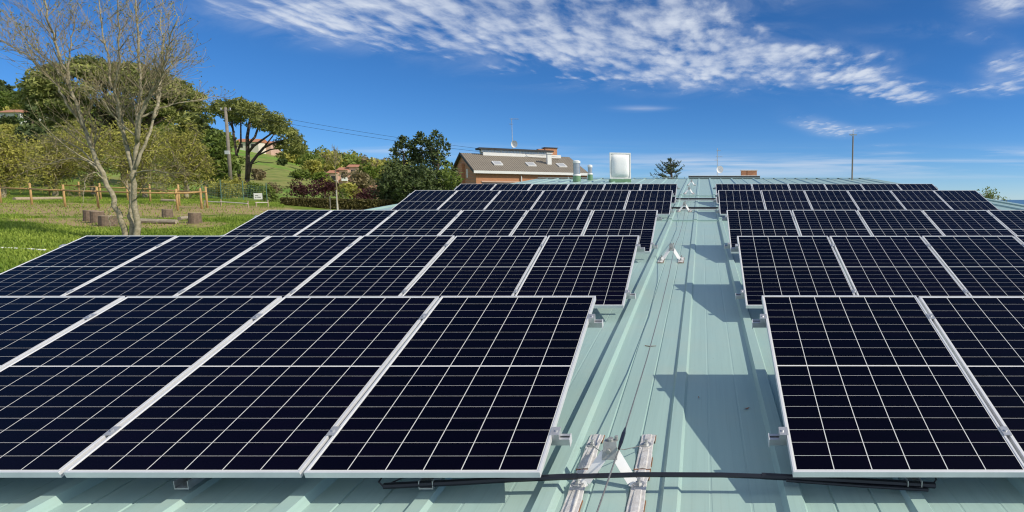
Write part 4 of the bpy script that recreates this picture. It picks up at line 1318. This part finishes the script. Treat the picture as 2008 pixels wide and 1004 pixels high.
# ------------------------------------------------------------------ hillside houses
def hill_house(name, px, py_base, zc, wpx, hpx, label, wall, nstep=1, rot=0.0, depth=7.0):
    b = P(px, py_base, zc); s = zc / F_PX
    t = empty(name, (b.x, b.y, b.z), (0, 0, rot), label=label, cat='house')
    w = wpx * s; h = hpx * s; ww = w / nstep
    for i in range(nstep):
        x0 = i * ww; dz = i * .9 if nstep > 1 else 0; y0 = i * 1.2
        hh = h * (.66 if nstep == 1 else .8)
        m_ = MB(); m_.box(x0, x0 + ww - .01, y0, y0 + depth, -6 + dz, hh + dz); m_.build('wall', M[wall], t)
        m_ = MB(); o_ = .5
        m_.add([(x0 - o_, y0 - o_, hh + dz - .1), (x0 + ww + (o_ if i == nstep - 1 else 0), y0 - o_, hh + dz - .1), (x0 + ww + (o_ if i == nstep - 1 else 0), y0 + depth / 2, h + dz + .3), (x0 - o_, y0 + depth / 2, h + dz + .3),
                (x0 - o_, y0 + depth + o_, hh + dz - .1), (x0 + ww, y0 + depth + o_, hh + dz - .1)], [(0, 1, 2, 3), (3, 2, 5, 4), (0, 3, 4), (1, 5, 2)])
        m_.build('roof', M['redtile'], t)
        nfl = max(1, int(hh / 2.7))
        for f in range(nfl):
            z = hh - 2.3 - f * 2.7 + dz
            nw = max(1, int(ww / 3))
            for j in range(nw):
                xa = x0 + (j + .5) * ww / nw
                m_ = MB(); m_.box(xa - .55, xa + .55, y0 - .03, y0 + .2, z, z + 1.4); m_.build('window', M['dark'], t)
            if nstep > 1:
                m_ = MB(); m_.box(x0 + ww * .35, x0 + ww * .95, y0 - 1.3, y0 - .035, z - .8, z + .15); m_.build('balcony', M['white'], t)
    return t


hill_house('hillside_house', -6, 233, 160, 50, 19, 'long white house with red roof on the hillside at far left', 'white', rot=-.06)
hill_house('hillside_house', 462, 289, 235, 42, 17, 'cream house with red tiled roof seen through the stone pine', 'plaster', rot=.1)
hill_house('hillside_house', 503, 287, 240, 26, 10, 'low red roofed annex right of the hill house', 'pinkwall', rot=.1)
hill_house('apartment_row', 645, 352, 165, 48, 17, 'stepped pink brick apartments with white balconies on the hill', 'pinkwall', 3, rot=.35, depth=8)
hill_house('hillside_house', 716, 372, 130, 28, 8, 'small low red roof among shrubs left of the evergreens', 'pinkwall', rot=.1)

# ------------------------------------------------------------------ utility pole and wires
bp, zp = hit(459, 391, 30)
bp = at(459, 64); HP = top_h(452, 214, 64, bp)
up_ = empty('utility_pole', bp, label='weathered grey utility pole standing left of the stone pine', cat='utility pole')
m_ = MB(); m_.tube([(0, 0, -.4), (-.0, 0, HP)], [.19, .13], 10); m_.build('pole', M['pole'], up_, smooth=True)
m_ = MB(); m_.box(-.55, .55, -.05, .05, HP - .33, HP - .22)
m_.build('cross_arm', M['pole'], up_)
for x in (-.48, .48):
    m_ = MB(); m_.cyl(x, 0, HP - .22, HP - .02, .06, .05, 8); m_.build('insulator', M['galv'], up_)
m_ = MB(); m_.box(-.23, .23, -.26, -.2, HP * .48, HP * .52); m_.build('pole_band', M['white'], up_)
for i, (dz, lab) in enumerate(((0.0, 'upper overhead wire sagging from the utility pole toward the brick house'), (-.35, 'lower overhead wire sagging from the utility pole toward the brick house'))):
    a = bp + Vector((.48 - i * .96, 0, HP - .02 + dz)); c = P(1095, 308 + i * 5, 68)
    pts = []
    for s in np.linspace(0, 1, 24):
        p_ = a.lerp(c, s); p_.z -= 1.1 * 4 * s * (1 - s) * .45; pts.append(p_)
    tag(MB().tube(pts, .014, 4).build('overhead_wire', M['black']), lab, 'wire', 'overhead wires')

# ------------------------------------------------------------------ paddock fences, rails, sign
def rail_fence(label, posts, rail_pairs, hpost):
    o = None
    bases = []
    for (px, py) in posts:
        h_, _z = hit(px, py, 18, 90); bases.append(h_)
    o = empty('rail_fence', bases[0], label=label, cat='fence', group='wooden paddock fences')
    for b in bases:
        r = b - bases[0]; ln = random.uniform(-.04, .04)
        MB().tube([(r.x, r.y, r.z - .2), (r.x + ln, r.y, r.z + hpost * random.uniform(.95, 1.05))], [.062, .055], 8).build('post', M['wood'], o, smooth=True)
    for i in range(len(bases) - 1):
        for hgt in rail_pairs:
            a = bases[i] - bases[0] + Vector((0, -.09, hgt)); c = bases[i + 1] - bases[0] + Vector((0, -.09, hgt))
            a, c = a + (a - c) * .03, c + (c - a) * .03
            MB().tube([a, (a + c) / 2 + Vector((0, 0, -.03)), c], [.05, .045, .05], 7).build('rail', M['wood'], o, smooth=True)
    return o


rail_fence('front line of round pine posts and rail along the bare soil', [(2, 398), (63, 402), (128, 406), (193, 409), (349, 413), (396, 410)], (1.0,), 1.30)
rail_fence('rear line of round pine posts and rail before the olive trees', [(98, 384), (156, 387), (198, 392), (251, 394), (295, 397), (352, 404), (407, 408)], (0.95,), 1.30)

fa, fb = at(400, 56), at(530, 58)
wf = empty('wire_fence', fa, label='green wire mesh fence with thin steel posts behind the white sign', cat='fence')
m_ = MB(); dv = fb - fa; Lf = dv.length
for k in range(9):
    z = .1 + k * .17
    m_.tube([Vector((0, 0, z)), dv + Vector((0, 0, z))], .008, 4)
for k in range(int(Lf / .12)):
    s = k * .12 / Lf; m_.tube([dv * s + Vector((0, 0, .05)), dv * s + Vector((0, 0, 1.5))], .006, 3)
m_.build('wire_mesh', M['wirefence'], wf)
for px in (402, 439, 482, 528):
    p_ = at(px, 56.5) - fa
    MB().tube([(p_.x, p_.y - .05, p_.z - .2), (p_.x, p_.y - .05, p_.z + 1.75)], .035, 8).build('post', M['wirefence'], wf)
sg_b = at(506, 55)
sc_ = P(506, 385, 55)
sg = empty('white_sign', (sc_.x, sc_.y, sg_b.z), (0, 0, math.radians(24)), label='small white notice board with grey lines hung by the wire fence', cat='sign')
zc_ = sc_.z - sg_b.z
m_ = MB(); m_.box(-.32, .32, -.02, .02, zc_ - .27, zc_ + .29); m_.build('board', M['white'], sg)
m_ = MB()
for (x0, x1, z) in ((-.22, .02, .06), (-.22, -.12, -.1), (-.06, .22, -.08)):
    m_.box(x0, x1, -.0235, -.0205, zc_ + z - .035, zc_ + z + .035)
m_.build('lettering', mat('grey_lettering', (.16, .17, .18), .7, noise=.2), sg)
for x in (-.25, .25):
    MB().tube([(x, .05, -.2), (x, .05, zc_ + .2)], .025, 6).build('post', M['pole'], sg)


def low_rail(label, ends, h=.32):
    bs = [hit(px, py, 18, 90)[0] for px, py in ends]
    o = empty('low_rail', bs[0], label=label, cat='low fence', group='low white rails on the lawn')
    for i, b in enumerate(bs):
        r = b - bs[0]; MB().tube([(r.x, r.y, r.z - .1), (r.x, r.y, r.z + h + (.14 if i else 0))], .035, 7).build('post', M['cutwood'], o)
    for i in range(len(bs) - 1):
        MB().tube([bs[i] - bs[0] + Vector((0, -.05, h)), bs[i + 1] - bs[0] + Vector((0, -.05, h * .9))], .032, 7).build('rail', M['palewood'], o)


low_rail('low whitish rail on short posts left of the white sign', [(402, 405), (434, 406), (487, 409)])
low_rail('short low whitish rail segment below the white sign', [(503, 408), (526, 406)])

# ------------------------------------------------------------------ stumps, logs, rope
def stump(px, py, r, h, label):
    b, z = hit(px, py, 12, 60)
    o = empty('tree_stump', b, label=label, cat='stump', group='cut stumps on the lawn')
    m_ = MB(); n = 18; rr = [r * random.uniform(.93, 1.08) for _ in range(n)]
    lv = [(-.1, 1.12), (.06, 1.06), (h * .5, 1.0), (h - .02, .98)]
    for z_, s in lv:
        for i in range(n):
            a = 6.283 * i / n; m_.v.append((math.cos(a) * rr[i] * s, math.sin(a) * rr[i] * s, z_))
    for j in range(3):
        for i in range(n):
            m_.f.append((j * n + i, j * n + (i + 1) % n, (j + 1) * n + (i + 1) % n, (j + 1) * n + i))
    m_.build('bark', M['stump'], o)
    m_ = MB()
    for z_, s in ((h - .022, .97), (h, .95)):
        for i in range(n):
            a = 6.283 * i / n; m_.v.append((math.cos(a) * rr[i] * s, math.sin(a) * rr[i] * s, z_))
    m_.f = [(i, (i + 1) % n, n + (i + 1) % n, n + i) for i in range(n)] + [tuple(range(n, 2 * n))]
    m_.build('cut_face', M['cutwood'], o)


stump(178, 434, .23, .52, 'leftmost cut stump, half hidden behind the next stump')
stump(192, 438, .24, .55, 'tall cut stump in the middle of the three at left')
stump(212, 444, .31, .46, 'widest cut stump, right of the three beside the bare trunk')
stump(329, 427, .21, .44, 'cut stump on the bare soil right of the bare trunk')
stump(383, 438, .24, .50, 'tall cut stump farthest right on the lawn')


def log(px0, py0, px1, py1, r, label, m='log'):
    a, _ = hit(px0, py0, 12, 70); b, _ = hit(px1, py1, 12, 70)
    mid = (a + b) / 2
    pts = [Vector((0, 0, r * .9)) + (a - b) / 2, Vector((0.02, .06, r * .85)), Vector((0, 0, r * .9)) - (a - b) / 2]
    o = MB().tube(pts, [r, r * .95, r * .9], 9).build('fallen_log', M[m], smooth=False)
    o.location = mid
    tag(o, label, 'log', 'logs lying on the lawn')


log(276, 438, 347, 440, .12, 'long weathered log on the grass right of the bare trunk')
log(352, 433, 374, 430, .10, 'short log beside the rightmost stump')
log(28, 394, 120, 392, .13, 'pale fallen trunk lying along the paddock at left', 'cutwood')
log(318, 396, 345, 397, .12, 'pale stacked log behind the front fence', 'cutwood')
ra, rb_ = hit(-20, 489, 8, 60)[0], hit(90, 495, 8, 60)[0]
rp = MB().tube([ra.lerp(rb_, s) + Vector((0, random.uniform(-.03, .03), .05)) for s in np.linspace(0, 1, 9)], .028, 6).build('white_rope', M['white'])
tag(rp, 'white rope lying across the grass at the left edge', 'rope')

# ------------------------------------------------------------------ the bare tree in front
ZT = 22.5
tb0 = at(250, ZT)
bt_ = empty('bare_tree', tb0, label='tall leafless many-stemmed tree with lichened trunks just beyond the roof', cat='tree')
trunk, twigs = MB(), MB()
budp = []


def tl(px, py, d=0.0):
    w = P(px, py, ZT); return Vector((w.x - tb0.x + d * tb0.x / tb0.y, d, w.z - tb0.z))


def smooth_path(pts, n):
    ts = np.linspace(0, len(pts) - 1, n); out = []
    for t in ts:
        i = min(int(t), len(pts) - 2); f = t - i
        p0, p1, p2, p3 = pts[max(i - 1, 0)], pts[i], pts[i + 1], pts[min(i + 2, len(pts) - 1)]
        out.append(p1 * 1.0 + (p2 - p0) * .5 * f + (p0 * 2 - p1 * 5 + p2 * 4 - p3) * .5 * f * f + (p1 * 3 - p0 - p2 * 3 + p3) * .5 * f ** 3)
    return out


def grow(p, d, ln, r, lev):
    n = 5 if lev < 2 else 4; pts = [p]; dd = d.normalized()
    for i in range(n):
        dd = (dd + Vector((random.gauss(0, .13), random.gauss(0, .13), random.gauss(.11, .10)))).normalized()
        pts.append(pts[-1] + dd * ln / n)
    rad = [max(.0045, r * (1 - .8 * i / n)) for i in range(n + 1)]
    (trunk if r > .03 else twigs).tube(pts, rad, 5 if r > .03 else 3, False)
    if lev >= 3:
        if random.random() < .8:
            for _ in range(random.choice((1, 2, 3))):
                budp.append(pts[-1] + Vector((random.gauss(0, .03), random.gauss(0, .03), random.gauss(0, .03))))
        return
    m = (0, 7, 6, 4)[lev] if lev else 8
    for i in range(m):
        s = random.uniform(.25, .98) * n; k_ = min(int(s), n - 1)
        q_ = pts[k_].lerp(pts[k_ + 1], s - k_)
        ax = (pts[k_ + 1] - pts[k_]).normalized()
        side = ax.cross(Vector((random.gauss(0, 1), random.gauss(0, 1), random.gauss(0, 1)))).normalized()
        ang = random.uniform(.45, .95)
        grow(q_, ax * math.cos(ang) + side * math.sin(ang), ln * random.uniform(.38, .62), max(.006, rad[k_] * .5), lev + 1)


stems = [  # pixel path, depth drift, radii, child count, child length
    ([(247, 475), (238, 430), (226, 385), (211, 345), (197, 300), (184, 250), (174, 205), (163, 160), (150, 115), (139, 70), (133, 25), (131, -25)], -.3, .12, .02, 40, 2.0),
    ([(266, 475), (267, 420), (270, 370), (275, 320), (284, 270), (291, 225), (297, 175), (301, 120), (303, 60), (301, -20)], .2, .135, .02, 38, 2.0),
    ([(258, 475), (259, 440), (262, 400), (268, 360)], .6, .10, .08, 2, .8),
    ([(272, 345), (265, 300), (258, 255), (250, 210), (244, 160), (240, 110), (235, 55), (228, -20)], 1.0, .10, .015, 32, 1.9),
    ([(262, 285), (254, 240), (250, 190), (262, 130), (266, 70), (270, -20)], -1.3, .07, .012, 26, 1.6),
    ([(282, 280), (300, 225), (318, 190), (331, 175), (345, 140), (360, 95), (378, 55)], -.8, .085, .012, 28, 1.6),
    ([(318, 235), (332, 205), (336, 175), (350, 120), (352, 60), (356, 5)], 1.5, .06, .012, 22, 1.5),
    ([(276, 330), (300, 280), (318, 240), (334, 190), (352, 140), (375, 115), (405, 95)], 1.8, .07, .010, 26, 1.4),
    ([(186, 258), (160, 215), (140, 180), (118, 150), (88, 122), (50, 100), (20, 85)], -1.0, .06, .010, 28, 1.5),
    ([(176, 212), (158, 165), (140, 140), (112, 110), (80, 70), (60, 40)], 1.2, .05, .010, 24, 1.4),
    ([(163, 160), (168, 110), (178, 60), (184, 5)], .8, .04, .010, 20, 1.3),
    ([(220, 365), (196, 325), (160, 312), (118, 322), (82, 336)], -.8, .05, .008, 9, .9),
    ([(224, 378), (205, 342), (185, 345), (176, 372), (168, 405)], -1.0, .035, .006, 7, .6),
    ([(213, 350), (180, 300), (140, 275), (100, 262)], .8, .045, .007, 10, 1.0),
    ([(275, 340), (305, 335), (340, 342), (372, 336)], -1.2, .04, .006, 9, .9),
    ([(272, 390), (300, 360), (330, 365)], -1.4, .025, .005, 6, .7),
    ([(292, 235), (330, 215), (375, 200), (420, 190), (455, 178)], 1.6, .05, .006, 12, 1.0),
    ([(284, 270), (245, 240), (225, 205), (205, 190)], -1.6, .05, .008, 9, 1.0),
    ([(229, 398), (216, 418), (222, 450)], -.6, .02, .005, 3, .4)]
for pth, dr, r0, r1, nc, cl_ in stems:
    base_d = 0.0
    m_ = len(pth)
    r0 *= .82
    pts = [tl(x, y, dr * (i / (m_ - 1)) ** 1.2 + (.25 if dr > .5 else 0) * 0) for i, (x, y) in enumerate(pth)]
    sp_pts = smooth_path(pts, m_ * 3)
    for p_ in sp_pts[2:]:
        p_ += Vector((random.gauss(0, .025), random.gauss(0, .03), 0))
    nn_ = len(sp_pts)
    rad = [r0 + (r1 - r0) * (i / (nn_ - 1)) ** .8 for i in range(nn_)]
    trunk.tube(sp_pts, rad, 9)
    for _ in range(int(nc * 1.3)):
        lo = .45 if r0 > .11 else .34
        s = random.uniform(lo, .99) * (nn_ - 1); k_ = min(int(s), nn_ - 2)
        ax = (sp_pts[k_ + 1] - sp_pts[k_]).normalized()
        side = ax.cross(Vector((random.gauss(0, 1), random.gauss(0, 1), random.gauss(0, .5)))).normalized()
        ang = random.uniform(.4, .8)
        f = s / (nn_ - 1)
        grow(sp_pts[k_].copy(), ax * math.cos(ang) + side * math.sin(ang), cl_ * random.uniform(.55, 1.1) * (1.15 - .45 * f), max(.009, min(.035, rad[k_] * .45)), 2)
trunk.build('trunk', M['bark'], bt_, smooth=True)
twigs.build('twigs', M['twig'], bt_)
leaves('spring_buds', np.array([tuple(p_) for p_ in budp]), .035, RNG.uniform(0, 1, len(budp)), L['bud'], bt_, .5)

# ------------------------------------------------------------------ grass
n = 130000
px_ = RNG.uniform(-80, 560, n); zc_ = 13 + (50 - 13) * RNG.uniform(0, 1, n) ** .8
xs = (px_ - PX0) / F_PX * zc_; ys = zc_
keep = (xs < -10.2)
dirt = np.zeros(n, bool)
for (e_, rx, ry) in ((e1, 10, 7.5), (e2, 8, 6.5), (e3, 5, 2.6)):
    dirt |= ((xs - e_.x) / rx) ** 2 + ((ys - e_.y) / ry) ** 2 < .9
keep &= ~(dirt & (RNG.uniform(0, 1, n) < .88))
xs, ys = xs[keep], ys[keep]
zs = gz_rel(xs, ys) + CAMZ
tone = .5 + .35 * np.sin(xs * .9 + np.sin(ys * .7)) * np.sin(ys * 1.1) + RNG.normal(0, .2, len(xs))
gr = leaves('grass', np.stack([xs, ys, zs + .03], 1), .075, tone, L['grass'], None, .22, (0, 0, 0), np.array([0, 0, 1.0]), .75)
tag(gr, 'short green grass growing on the lawn beside the building', 'grass', kind='stuff')
